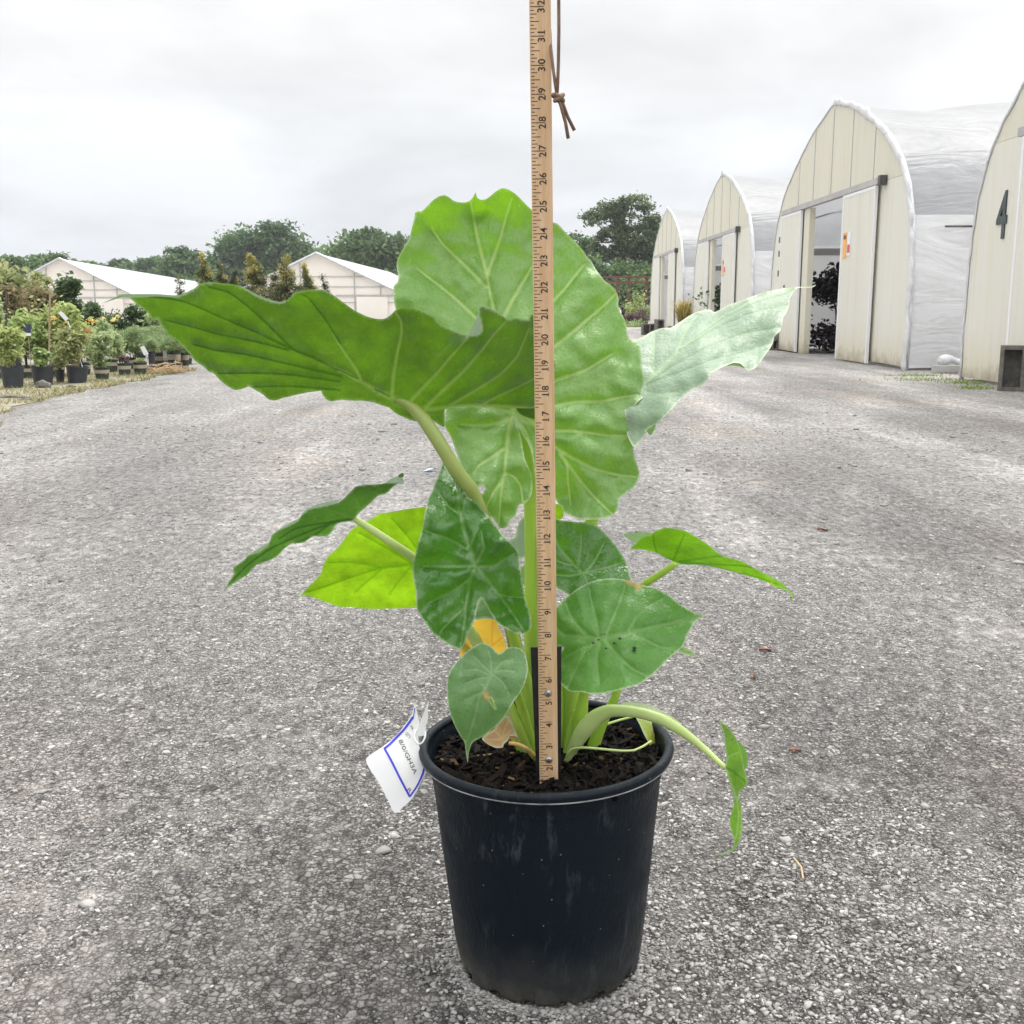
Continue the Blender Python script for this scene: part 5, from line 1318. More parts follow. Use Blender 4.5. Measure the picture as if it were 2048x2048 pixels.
v2 = [(6.5, 'p', K6((1080, 290)) + PX((1012, 740), (995, 665)) + K3((1170, 1440), (1130, 1250), (1105, 1100))), (4.2, 'p', K3((1105, 1100), (1050, 880), (1000, 680), (950, 430), (915, 255))), (3.8, 'p', K3((1105, 1100), (1140, 980), (1200, 820), (1260, 640), (1320, 420), (1380, 220))), (3.8, 'p', K3((1090, 1215), (900, 1020), (720, 850), (600, 730), (480, 560))),
      (4, 'p', K3((1150, 1700), (970, 1560), (800, 1400), (600, 1230), (400, 1080), (320, 1010))), (5, 'p', K3((1250, 1650), (1300, 1545), (1400, 1350), (1530, 1130), (1620, 980))), (4.6, 'p', PX((1030, 690)) + K4((150, 1110), (300, 950), (420, 800), (530, 660))), (4.8, 'p', PX((1040, 740)) + K4((155, 1665), (350, 1510), (550, 1340), (720, 1200), (860, 1070), (920, 1000))),
      (4.6, 'p', PX((1040, 790)) + K5((140, 335), (300, 280), (480, 220), (650, 120), (780, 40))), (4.2, 'p', PX((1045, 815)) + K5((145, 605), (300, 570), (450, 555), (650, 550), (900, 500), (1060, 480))), (4.2, 'p', PX((1035, 830)) + K5((150, 865), (350, 870), (550, 890), (720, 915), (1000, 920))),
      (4.5, 'p', K6((1100, 310), (1200, 380), (1340, 460)) + K5((150, 1030), (300, 1130), (450, 1210), (600, 1280), (800, 1330), (1000, 1360))), (3.6, 'p', K5((200, 1080), (400, 1360), (550, 1540), (700, 1690), (790, 1770))), (2.6, 'p', K5((210, 1120), (290, 1250), (300, 1420), (330, 1650))),
      (4.5, 'p', K6((1060, 285), (1000, 270), (850, 240), (720, 220))), (5, 'p', K6((1050, 340), (900, 420), (700, 460), (400, 445))), (6, 'p', K6((1065, 330), (1010, 560), (985, 760), (970, 950), (955, 1080))), (3.2, 'p', K6((955, 1080), (900, 1200), (800, 1350), (740, 1480))), (3.8, 'p', K6((985, 730), (800, 860), (620, 980), (570, 1080))),
      (2.8, 'p', K6((970, 1070), (1080, 1120), (1160, 1220), (1190, 1400))), (2.8, 'p', K6((935, 1120), (910, 1400), (890, 1700))), (4.5, 'p', K6((1095, 330), (1160, 420), (1240, 560), (1320, 760)))]
c2 = [(1028, 825, 1.20), (1000, 640, 1.245), (970, 480, 1.285), (952, 386, 1.27), (1000, 378, 1.255), (890, 392, 1.262), (960, 415, 1.293), (790, 600, 1.262), (830, 450, 1.285), (1110, 445, 1.30), (1230, 580, 1.27), (1285, 700, 1.235), (1290, 800, 1.21), (1150, 640, 1.25), (1180, 790, 1.212), (1255, 900, 1.19), (1275, 950, 1.195), (1200, 1035, 1.165), (1130, 900, 1.185), (1120, 1010, 1.195), (960, 960, 1.145), (1000, 1055, 1.15), (905, 840, 1.19), (930, 950, 1.17), (1060, 960, 1.185), (1050, 870, 1.195)]
L2 = leaf('largest leaf, upright and facing the camera, two lobes hanging at its base', o2, c2, v2, LM['upper'], step=4.6, quilt=.0075, ruffle=.012, wob=.0085, seed=2, relief=.0018, edge=3.2)
petiole(L2, [(1028, 824, 1.206, 9), (1042, 862, 1.214, 11), (1052, 905, 1.214, 12), (1059, 960, 1.212, 13), (1062, 1030, 1.212, 14), (1064, 1120, 1.212, 15), (1066, 1220, 1.212, 17), (1072, 1330, 1.214, 22), (1085, 1440, 1.216, 24), (1095, 1530, 1.216, 20)])

# --- the waxy leaf on the right
o3 = K7((1893, 44), (1850, 63), (1720, 66), (1650, 70), (1560, 85), (1430, 110), (1300, 150), (1150, 205), (1050, 240), (980, 280), (910, 310), (880, 287), (830, 285), (740, 310), (660, 350), (580, 405), (490, 460), (400, 465), (300, 500), (240, 540), (170, 575), (90, 592), (40, 650), (20, 900), (40, 1200), (70, 1500), (130, 1612), (160, 1605), (230, 1510), (262, 1470), (250, 1452), (290, 1420), (345, 1400), (380, 1370), (470, 1280), (560, 1180), (640, 1100), (720, 1050), (800, 1010), (850, 960), (875, 905), (950, 860), (1030, 825), (1100, 803), (1160, 810), (1200, 850), (1240, 875), (1300, 855), (1350, 800), (1400, 730), (1450, 660), (1480, 600), (1490, 550), (1550, 490), (1565, 440), (1575, 365), (1610, 310), (1635, 240), (1640, 180), (1690, 100), (1720, 76), (1850, 74), (1885, 58))
v3 = [(5, 'p', K7((240, 1000), (400, 850), (560, 690), (750, 540), (950, 400), (1200, 240), (1400, 150), (1650, 90))), (2.2, 'd', K7((270, 1000), (500, 830), (800, 665), (1150, 525), (1560, 450))), (3.4, 'p', K7((550, 690), (620, 520), (690, 400), (760, 330))), (3.6, 'p', K7((320, 890), (325, 700), (335, 520))), (2, 'd', K7((245, 1010), (600, 875), (900, 765), (1200, 690), (1480, 600))), (3, 'p', K7((250, 1090), (400, 1110), (550, 1080))), (1.8, 'd', K7((570, 685), (900, 480), (1250, 320), (1640, 230))), (1.4, 'd', K7((700, 570), (1000, 370), (1300, 220), (1600, 130)))]
c3 = [(1290, 765, 1.22), (1400, 680, 1.25), (1500, 610, 1.29), (1630, 570, 1.33), (1260, 680, 1.28), (1340, 655, 1.31), (1440, 620, 1.325), (1550, 577, 1.345), (1275, 890, 1.17), (1320, 840, 1.165), (1420, 755, 1.185), (1500, 735, 1.20), (1550, 680, 1.25), (1240, 750, 1.24)]
L3 = leaf('pale waxy leaf pointing right in front of the greenhouses', o3, c3, v3, LM['pale'], step=4.2, quilt=.003, ruffle=.010, wob=.005, seed=3, relief=.0014, edge=3, dry=[(1300, 862, 5, .8)],
          flaps=[(K7((1030, 830), (1100, 800), (1165, 808), (1205, 852), (1150, 832), (1090, 825)), 1.185, 'under'), (K7((255, 1452), (290, 1425), (345, 1400), (320, 1470), (292, 1498)), 1.158, 'under')])
petiole(L3, [(1290, 767, 1.226, 8), (1250, 840, 1.24, 10), (1200, 960, 1.25, 12), (1180, 1060, 1.25, 14), (1165, 1200, 1.245, 15), (1150, 1350, 1.235, 17), (1135, 1500, 1.225, 17)])

# --- narrow dark leaf on the left, seen from below
o4 = K8((38, 1210), (80, 1120), (128, 1050), (120, 995), (225, 915), (255, 880), (350, 845), (440, 780), (480, 690), (530, 650), (640, 600), (720, 555), (755, 500), (820, 455), (920, 432), (1020, 410), (1090, 390), (1150, 345), (1200, 290), (1255, 242), (1330, 230), (1450, 222), (1530, 212), (1640, 214), (1600, 240), (1540, 300), (1500, 318), (1460, 325), (1380, 400), (1300, 470), (1250, 520), (1215, 560), (1140, 570), (1070, 590), (1030, 660), (980, 700), (920, 705), (860, 700), (780, 755), (730, 765), (660, 770), (600, 810), (520, 890), (440, 930), (340, 965), (290, 1010), (250, 1060), (180, 1100), (110, 1145), (60, 1185))
v4 = [(2.6, 'd', K8((1230, 545), (1000, 590), (700, 705), (450, 825), (250, 970), (120, 1100))), (3, 'p', K8((1220, 530), (1100, 490), (950, 450))), (2.0, 'd', K8((1200, 545), (950, 580), (700, 630), (550, 720))), (3.2, 'p', K8((1245, 515), (1275, 440), (1260, 370), (1220, 310))), (3.2, 'p', K8((1250, 510), (1400, 355), (1460, 230))), (1.8, 'd', K8((1000, 600), (850, 700), (700, 760)))]
c4 = [(708, 1037, 1.12), (560, 1085, 1.09), (450, 1180, 1.07), (600, 1020, 1.075), (700, 980, 1.075), (790, 968, 1.09), (740, 1000, 1.10), (640, 1070, 1.12), (520, 1050, 1.06), (560, 1120, 1.11)]
L4 = leaf('narrow dark leaf seen from below, drooping to the left', o4, c4, v4, LM['darkunder'], under=True, step=3.6, quilt=.003, ruffle=.006, wob=.003, seed=4, edge=2.6,
          flaps=[(K8((1530, 212), (1560, 180), (1600, 160), (1645, 152), (1685, 175), (1690, 216), (1640, 214), (1600, 210)), 1.1, 'top'), (K8((1636, 152), (1660, 125), (1690, 122), (1686, 160), (1660, 158)), 1.098, 'under'),
                 (K8((740, 520), (800, 450), (920, 400), (1020, 378), (1095, 372), (1060, 400), (920, 434), (820, 456)), 1.07, 'top'), (K8((470, 700), (530, 645), (620, 590), (700, 550), (745, 520), (720, 558), (640, 604), (530, 655)), 1.066, 'top'), (K8((255, 880), (300, 848), (360, 810), (450, 760), (468, 730), (440, 785), (350, 850)), 1.062, 'top'), (K8((118, 998), (170, 955), (235, 908), (225, 925), (130, 990)), 1.06, 'top')])
petiole(L4, [(708, 1037, 1.118, 6.5), (745, 1060, 1.12, 7.5), (790, 1090, 1.13, 8.5), (835, 1122, 1.15, 9.5), (890, 1190, 1.17, 10.5), (945, 1270, 1.185, 12), (1000, 1375, 1.195, 13), (1058, 1500, 1.2, 12)], 'petiole_pale')

# --- lime backlit leaf
o5 = K8((715, 1278), (760, 1225), (800, 1175), (870, 1110), (930, 1040), (950, 960), (1000, 880), (1080, 810), (1150, 720), (1200, 650), (1280, 595), (1350, 560), (1400, 540), (1460, 495), (1560, 480), (1700, 455), (1880, 432), (2010, 440), (2080, 700), (2060, 1000), (1990, 1250), (1860, 1345), (1800, 1355), (1650, 1365), (1500, 1370), (1350, 1370), (1200, 1355), (1100, 1350), (950, 1300), (850, 1262), (770, 1243))
v5 = [(3, 'd', K8((1770, 960), (1480, 995), (1200, 1080), (950, 1170), (800, 1215))), (2, 'd', K8((1480, 995), (1330, 955), (1150, 940), (1000, 945))), (2, 'd', K8((1760, 950), (1550, 820), (1280, 670))), (2, 'd', K8((1800, 800), (1700, 670), (1580, 540))), (2, 'd', K8((1480, 1010), (1350, 1120), (1250, 1210))), (2, 'd', K8((1760, 975), (1650, 1110), (1570, 1220)))]
c5 = [(825, 1130, 1.20), (600, 1195, 1.17), (750, 1040, 1.175), (850, 1015, 1.2), (720, 1210, 1.215), (840, 1215, 1.225), (680, 1100, 1.18)]
L5 = leaf('bright lime leaf glowing with light from behind', o5, c5, v5, LM['lime'], under=True, step=4.2, quilt=.003, ruffle=.004, wob=.004, seed=5, edge=2.4)
petiole(L5, [(826, 1130, 1.196, 7), (870, 1190, 1.2, 8), (930, 1280, 1.215, 9), (990, 1400, 1.22, 11), (1050, 1510, 1.21, 11)])

# --- dark glossy leaf in the centre-left
o6 = M1((408, 88), (370, 180), (330, 280), (290, 390), (270, 420), (245, 500), (225, 600), (205, 720), (165, 860), (140, 970), (115, 1060), (120, 1170), (140, 1270), (150, 1400), (160, 1480), (220, 1570), (300, 1680), (400, 1760), (480, 1810), (550, 1837), (590, 1790), (620, 1710), (660, 1620), (690, 1550), (710, 1450), (730, 1380), (748, 1362), (780, 1400), (830, 1500), (880, 1570), (950, 1630), (1050, 1680), (1130, 1693), (1180, 1670), (1207, 1620), (1195, 1500), (1160, 1400), (1130, 1250), (1110, 1100), (1085, 930), (1010, 850), (920, 750), (850, 650), (760, 550), (700, 480), (620, 428), (590, 330), (520, 200), (450, 110))
v6 = [(6, 'p', M1((690, 1065), (640, 900), (580, 700), (550, 560), (520, 300))), (3, 'p', M1((615, 910), (450, 820), (250, 750))), (3, 'p', M1((650, 870), (700, 760), (720, 720))), (2.6, 'p', M1((560, 600), (450, 520), (360, 410))), (2.6, 'p', M1((570, 590), (600, 450))), (3.6, 'p', M1((660, 1065), (450, 1075), (230, 1070))), (3, 'p', M1((640, 1190), (500, 1290), (320, 1380))), (4, 'p', M1((690, 1080), (650, 1180), (615, 1400), (590, 1600), (555, 1810))),
      (4, 'p', M1((715, 1085), (900, 1320), (1030, 1500), (1150, 1680))), (3, 'p', M1((720, 1070), (850, 1070), (1040, 960))), (2.6, 'p', M1((710, 1020), (770, 900), (750, 760))), (2, 'p', M1((890, 1320), (1000, 1350), (1130, 1355))), (2, 'p', M1((615, 1430), (480, 1560), (380, 1660)))]
c6 = [(950, 1132, 1.105), (890, 1000, 1.125), (890, 920, 1.165), (850, 1050, 1.10), (828, 1140, 1.11), (840, 1230, 1.09), (920, 1290, 1.07), (970, 1010, 1.135), (1000, 1080, 1.09), (1035, 1100, 1.10), (1045, 1180, 1.095), (1050, 1255, 1.082), (985, 1050, 1.115), (960, 1200, 1.10), (945, 1000, 1.12), (960, 1030, 1.13)]
L6 = leaf('deep green glossy leaf hanging with two lobes down, left of the ruler', o6, c6, v6, LM['deep'], step=4.0, quilt=.008, ruffle=.007, wob=.014, seed=6, relief=.0018, edge=2.6)
petiole(L6, [(950, 1134, 1.112, 8), (985, 1180, 1.135, 9), (1020, 1250, 1.16, 11), (1045, 1340, 1.18, 13), (1068, 1440, 1.19, 14), (1080, 1530, 1.19, 12)])

# --- small dull leaf in front on the left with a torn hole
o7 = M2((405, 1635), (385, 1530), (370, 1420), (330, 1360), (270, 1250), (220, 1130), (190, 1000), (178, 850), (185, 740), (220, 640), (290, 550), (380, 460), (460, 400), (560, 348), (620, 370), (680, 410), (735, 470), (770, 455), (830, 410), (900, 395), (970, 415), (1020, 470), (1045, 570), (1045, 680), (1020, 780), (970, 880), (900, 980), (830, 1090), (760, 1200), (680, 1270), (580, 1350), (470, 1410), (440, 1450), (415, 1540))
v7 = [(3.4, 'p', M2((660, 690), (600, 830), (540, 900), (480, 1150), (400, 1400))), (2, 'p', M2((655, 680), (560, 590), (470, 500))), (2, 'p', M2((660, 660), (650, 520), (620, 430))), (2, 'p', M2((690, 660), (780, 560), (880, 530))), (2, 'p', M2((690, 665), (800, 650), (900, 660))), (2, 'p', M2((690, 700), (780, 780), (840, 880))), (2, 'p', M2((640, 720), (500, 740), (390, 780))), (2, 'p', M2((620, 690), (500, 640), (400, 650))), (1.6, 'p', M2((560, 880), (450, 930), (390, 960)))]
c7 = [(983, 1350, 1.075), (935, 1525, 1.09), (900, 1380, 1.065), (960, 1290, 1.095), (1040, 1300, 1.10), (1050, 1345, 1.085), (1020, 1420, 1.07), (930, 1450, 1.065), (905, 1330, 1.075)]
L7 = leaf('small dull green leaf with a torn hole, tip touching the bark', o7, c7, v7, LM['dull'], step=3.2, quilt=.003, ruffle=.003, wob=.004, seed=7, edge=2.2, dry=[(971, 1388, 5, 1), (974, 1394, 5, 1), (980, 1398, 4, .9)], holes=[M2((640, 935), (655, 950), (672, 972), (680, 1000), (700, 1035), (704, 1062), (690, 1045), (664, 1015), (650, 990), (636, 965))])
petiole(L7, [(983, 1349, 1.08, 5), (1000, 1330, 1.11, 6), (1020, 1350, 1.14, 8), (1045, 1420, 1.165, 10), (1068, 1500, 1.18, 10)])

# --- big green leaf in front on the right
o8 = M3((1665, 1070), (1620, 1082), (1560, 1103), (1520, 1150), (1460, 1250), (1400, 1380), (1340, 1440), (1260, 1510), (1150, 1620), (1050, 1710), (960, 1770), (870, 1800), (750, 1830), (650, 1855), (580, 1870), (480, 1872), (370, 1850), (260, 1845), (200, 1810), (165, 1770), (150, 1735), (110, 1745), (85, 1650), (110, 1510), (188, 1402), (140, 1385), (40, 1370), (0, 1260), (10, 1100), (70, 1010), (125, 975), (160, 935), (240, 870), (330, 800), (440, 740), (560, 705), (680, 695), (790, 705), (860, 720), (920, 735), (1000, 765), (1100, 785), (1200, 830), (1280, 880), (1360, 950), (1440, 1000), (1520, 1040), (1580, 1060))
v8 = [(5.5, 'p', M3((550, 1300), (700, 1285), (900, 1240), (1150, 1180), (1400, 1125), (1560, 1095))), (3, 'p', M3((545, 1280), (520, 1120), (480, 960), (445, 790))), (3, 'p', M3((620, 1270), (680, 1120), (750, 960), (810, 780))), (2.8, 'p', M3((840, 1245), (930, 1090), (1050, 980), (1200, 900))), (2.8, 'p', M3((430, 1280), (320, 1160), (250, 1050), (215, 960))), (3.6, 'p', M3((550, 1300), (400, 1285), (200, 1270), (125, 1205))),
      (3.4, 'p', M3((530, 1330), (400, 1440), (330, 1580), (240, 1780))), (3.4, 'p', M3((560, 1350), (525, 1500), (550, 1780))), (3, 'p', M3((620, 1330), (750, 1490), (900, 1620), (1020, 1680))), (2.6, 'p', M3((910, 1270), (1060, 1340), (1180, 1400), (1340, 1400))), (2.2, 'p', M3((500, 1350), (330, 1430), (180, 1520)))]
c8 = [(1200, 1278, 1.125), (1415, 1232, 1.13), (1300, 1260, 1.12), (1120, 1220, 1.165), (1110, 1300, 1.15), (1180, 1170, 1.175), (1280, 1175, 1.17), (1250, 1350, 1.085), (1190, 1385, 1.08), (1130, 1375, 1.12), (1340, 1300, 1.105), (1350, 1200, 1.155), (1100, 1250, 1.16)]
fr = M3((545, 1318), (490, 1350), (910, 1400), (905, 1425), (620, 1405), (705, 1350), (760, 1305), (450, 1375), (420, 1455), (390, 1512), (435, 1410), (605, 1262))
L8 = leaf('broad green leaf with dark specks and a burnt top edge, right of the ruler', o8, c8, v8, LM['front'], step=3.8, quilt=.005, ruffle=.004, wob=.006, seed=8, relief=.0015, edge=2.6,
          dry=[(x, y, 5, .9) for x, y in M3((840, 722), (880, 738), (930, 752), (955, 775), (940, 790), (860, 728), (980, 762))])
mb = MB()
for i, (x, y) in enumerate(fr):
    c = W(x, y, 1.095 + .04 * (1290 - y) / 60 + .018); s = (.0016, .0022, .0026, .0024, .0018, .0022, .0024, .0010, .0008, .0008, .0008, .0010)[i]
    mb.lathe([(0, -s * .6), (s * .7, -s * .3), (s * .8, s * .2), (0, s * .6)], tuple(W(x, y, rbf(c8)(np.array([[x, y]]))[0] - .008)), 8)
mb.build('dark_speck', MT['black'], L8)
petiole(L8, [(1200, 1280, 1.135, 6), (1190, 1320, 1.165, 8), (1165, 1400, 1.19, 11), (1140, 1520, 1.20, 12)])

# --- glossy leaf behind it
o9 = M3((70, 100), (200, 110), (300, 120), (430, 130), (520, 160), (600, 220), (670, 300), (740, 390), (790, 460), (830, 540), (850, 610), (878, 710), (820, 800), (600, 900), (400, 930), (240, 862), (180, 830), (105, 788), (30, 740), (-30, 500), (-10, 250))
v9 = [(4, 'p', M3((380, 640), (250, 510), (160, 410), (70, 230))), (2.6, 'p', M3((340, 560), (360, 420), (370, 250))), (2.8, 'p', M3((400, 640), (500, 530), (600, 330))), (2.4, 'p', M3((410, 640), (600, 590), (800, 530))), (2.6, 'p', M3((370, 645), (250, 670), (90, 655))), (2.2, 'p', M3((330, 570), (200, 545), (90, 505))), (2.2, 'p', M3((400, 660), (430, 740)))]
c9 = [(1165, 1147, 1.195), (1120, 1050, 1.21), (1200, 1060, 1.225), (1255, 1140, 1.215), (1130, 1180, 1.185), (1200, 1190, 1.185), (1100, 1120, 1.20)]
L9 = leaf('wet glossy leaf tucked behind the broad front leaf', o9, c9, v9, LM['deep'], step=3.8, quilt=.006, ruffle=.004, wob=.006, seed=9, edge=2.4)
petiole(L9, [(1166, 1150, 1.205, 6), (1160, 1230, 1.225, 9), (1150, 1340, 1.225, 12), (1130, 1500, 1.215, 14)])

# --- small leaf on a long stalk at the right
o10 = M4((1858, 905), (1845, 850), (1800, 790), (1740, 768), (1650, 742), (1600, 710), (1500, 670), (1300, 610), (1100, 560), (950, 530), (850, 520), (700, 515), (620, 490), (550, 460), (440, 400), (330, 370), (250, 355), (162, 355), (220, 290), (280, 235), (370, 200), (440, 160), (520, 135), (620, 142), (720, 160), (800, 200), (900, 260), (1000, 330), (1080, 400), (1140, 432), (1250, 460), (1350, 495), (1450, 550), (1560, 610), (1660, 660), (1740, 710), (1805, 770), (1855, 830))
v10 = [(2.6, 'd', M4((640, 495), (800, 470), (1000, 440), (1120, 432))), (2.4, 'd', M4((650, 497), (950, 512), (1300, 530), (1440, 550))), (2.6, 'd', M4((610, 480), (660, 350), (720, 220))), (2.4, 'd', M4((600, 480), (440, 390), (410, 300), (400, 220))), (2.2, 'd', M4((660, 503), (1000, 543), (1400, 625), (1700, 725)))]
c10 = [(1350, 1125, 1.15), (1262, 1097, 1.13), (1330, 1056, 1.10), (1420, 1090, 1.10), (1500, 1140, 1.10), (1585, 1200, 1.10), (1440, 1135, 1.14)]
L10 = leaf('small bright leaf on a long stalk at the right, tip drooping', o10, c10, v10, LM['green'], under=True, step=3.2, quilt=.0025, ruffle=.003, wob=.003, seed=10, edge=2.2, dry=[(1543, 1167, 3, .7)],
             flaps=[(M4((90, 207), (200, 184), (320, 180), (378, 196), (280, 240), (206, 287)), 1.17, 'top'), ])
petiole(L10, [(1352, 1126, 1.152, 7), (1325, 1146, 1.172, 7), (1288, 1170, 1.195, 7.5), (1262, 1215, 1.205, 7.5), (1245, 1310, 1.205, 8), (1232, 1390, 1.2, 8.5), (1212, 1430, 1.205, 10), (1195, 1470, 1.21, 12), (1180, 1512, 1.212, 14)], 'petiole')

# --- drooping leaf outside the pot on its arching stalk
o11 = M5((1563, 355), (1600, 390), (1660, 440), (1710, 510), (1750, 600), (1775, 720), (1790, 790), (1815, 880), (1820, 930), (1790, 965), (1755, 1000), (1740, 1050), (1765, 1130), (1772, 1250), (1770, 1360), (1750, 1440), (1720, 1500), (1680, 1540), (1620, 1567), (1535, 1572), (1640, 1545), (1690, 1500), (1702, 1440), (1672, 1350), (1660, 1260), (1680, 1170), (1700, 1090), (1680, 1000), (1650, 900), (1625, 810), (1620, 770), (1630, 700), (1620, 600), (1610, 500), (1590, 430))
v11 = [(2.4, 'p', M5((1620, 780), (1650, 690), (1730, 655))), (2.2, 'd', M5((1625, 785), (1700, 830), (1790, 900))), (2.8, 'p', M5((1625, 790), (1680, 950), (1720, 1060), (1740, 1200), (1720, 1400)))]
c11 = [(1450, 1535, 1.10), (1440, 1440, 1.12), (1480, 1480, 1.08), (1490, 1560, 1.075), (1475, 1600, 1.085), (1480, 1680, 1.09), (1440, 1708, 1.10)]
L11 = leaf('withering twisted leaf hanging outside the pot on the right', o11, c11, v11, LM['limp'], under=True, step=2.8, quilt=.002, ruffle=.004, wob=.004, seed=11, edge=2.2, flaps=[(M5((1722, 545), (1760, 570), (1800, 620), (1822, 700), (1815, 780), (1795, 805), (1770, 740), (1750, 640)), 1.10, 'top')])
petiole(L11, [(1131, 1522, 1.185, 7), (1148, 1492, 1.18, 13), (1168, 1460, 1.17, 19), (1195, 1433, 1.165, 17), (1220, 1422, 1.16, 13.5), (1255, 1422, 1.155, 12), (1290, 1428, 1.15, 12), (1325, 1440, 1.14, 12), (1352, 1455, 1.135, 11.5), (1385, 1478, 1.13, 8.5), (1420, 1508, 1.12, 6.8), (1437, 1524, 1.11, 6), (1452, 1536, 1.102, 5.5)], 'petiole_pale')
sh = M5((693, 214), (712, 200), (750, 197), (870, 205), (980, 240), (1100, 305), (1180, 355), (1212, 388), (1130, 372), (1000, 318), (900, 285), (780, 272), (735, 262), (728, 236), (704, 234))
leaf('pale papery sheath along the arching stalk', sh, [(1250, 1410, 1.158), (1300, 1415, 1.152), (1350, 1445, 1.14)], [], LM['papery'], step=3, quilt=0, ruffle=.002, wob=.002, seed=21, name='sheath', parent=L11)

# --- dying and dead leaves low in the pot
leaf('yellow dying leaf behind the small front leaf', M2((322, 505), (325, 440), (400, 290), (460, 155), (510, 88), (700, 90), (745, 190), (825, 400), (740, 480), (600, 500), (450, 520)), [(950, 1260, 1.2), (1000, 1290, 1.2), (925, 1310, 1.215)], [(2.2, 'd', M2((675, 100), (665, 250), (665, 360))), (1.8, 'd', M2((665, 380), (720, 340), (775, 290)))], LM['yellow'], step=4, seed=12, quilt=.001, wob=.003, ruffle=.003)
L13 = leaf('dead curled brown leaf lying on the bark', M2((556, 1382), (600, 1335), (680, 1280), (745, 1200), (830, 1135), (872, 1190), (900, 1260), (935, 1360), (880, 1345), (845, 1385), (825, 1415), (795, 1435), (780, 1475), (700, 1478), (620, 1440)), [(980, 1460, 1.13), (1015, 1445, 1.17), (1000, 1490, 1.125), (1030, 1470, 1.15)], [(2, 'p', M2((770, 1380), (700, 1300), (650, 1310))), (2, 'p', M2((775, 1380), (800, 1280), (830, 1200))), (2, 'p', M2((770, 1385), (680, 1390), (600, 1390))), (2, 'p', M2((780, 1380), (860, 1300), (890, 1280)))], LM['brown'], step=3, seed=13, quilt=.003, wob=.008, ruffle=.006,
           flaps=[(M2((835, 1400), (860, 1352), (900, 1350), (935, 1365), (945, 1420), (900, 1380), (870, 1385)), 1.135, 'under')])
petiole(L13, [(1018, 1486, 1.13, 4), (1036, 1489, 1.13, 4.2), (1054, 1498, 1.14, 4.6), (1070, 1514, 1.15, 5)], 'dry_stem')
L14 = leaf('small yellowing leaf folded against the inside of the pot', M5((808, 315), (860, 340), (970, 385), (972, 450), (1000, 530), (1032, 622), (990, 662), (940, 580), (890, 490), (850, 400)), [(1275, 1435, 1.235), (1305, 1460, 1.24), (1315, 1505, 1.225), (1290, 1470, 1.215)], [(1.8, 'p', M5((960, 550), (940, 470), (850, 350))), (1.4, 'd', M5((955, 540), (965, 450), (965, 390)))], LM['mixed'], step=2.8, seed=14, quilt=.001, wob=.003, ruffle=.003, under=True)
petiole(L14, [(1132, 1514, 1.17, 2.2), (1143, 1498, 1.165, 2.5), (1163, 1495, 1.165, 2.6), (1201, 1498, 1.17, 2.6), (1246, 1502, 1.18, 2.6), (1268, 1501, 1.19, 2.6), (1286, 1493, 1.20, 2.6), (1303, 1482, 1.21, 2.4)], 'petiole_pale')
petiole(plant, [(1188, 1460, 1.215, 2.6), (1215, 1448, 1.22, 2.6), (1240, 1440, 1.225, 2.5), (1268, 1433, 1.23, 2.2)], 'petiole_pale')
leaf('leaf tip showing from behind the broad front leaf', M3((1330, 1400), (1400, 1388), (1480, 1415), (1520, 1450), (1528, 1492), (1450, 1478), (1360, 1440)), [(1380, 1305, 1.17), (1360, 1300, 1.17), (1370, 1310, 1.165)], [], LM['green'], step=3, seed=15, under=True, quilt=0, wob=.001, ruffle=.001)
leaf('bright sliver of leaf catching the sky behind the main stalks', M1((1000, 835), (1060, 800), (1075, 720), (1110, 640), (1180, 600), (1230, 760), (1220, 950), (1150, 985), (1090, 1000), (1040, 930)), [(1040, 1060, 1.24), (1060, 1100, 1.22), (1020, 1090, 1.25)], [], LM['pale'], step=4, seed=16, quilt=0, wob=.003, ruffle=.003)
leaf('bit of lime leaf between the ruler and the largest leaf', K5((90, 1640), (165, 1652), (215, 1660), (248, 1700), (255, 1745), (235, 1812), (160, 1818), (90, 1815)), [(1105, 1020, 1.21), (1120, 1030, 1.21), (1115, 1010, 1.21)], [], LM['lime'], step=4, seed=17, under=True, quilt=0, wob=.002, ruffle=.002)
leaf('grey green leaf piece behind the notch of the hanging leaf', M1((670, 1560), (690, 1480), (720, 1400), (750, 1350), (830, 1420), (890, 1550), (780, 1550)), [(970, 1220, 1.16), (980, 1200, 1.165), (960, 1230, 1.16)], [], LM['dull'], step=4, seed=18, quilt=0, wob=.002, ruffle=.002)
leaf('small olive leaf behind the stalk left of the ruler', M1((1090, 1090), (1130, 1070), (1200, 1010), (1240, 1150), (1180, 1290), (1120, 1210)), [(1045, 1145, 1.24), (1060, 1160, 1.24), (1050, 1130, 1.24)], [], LM['darkunder'], step=4, seed=19, quilt=0, wob=.002, ruffle=.002)
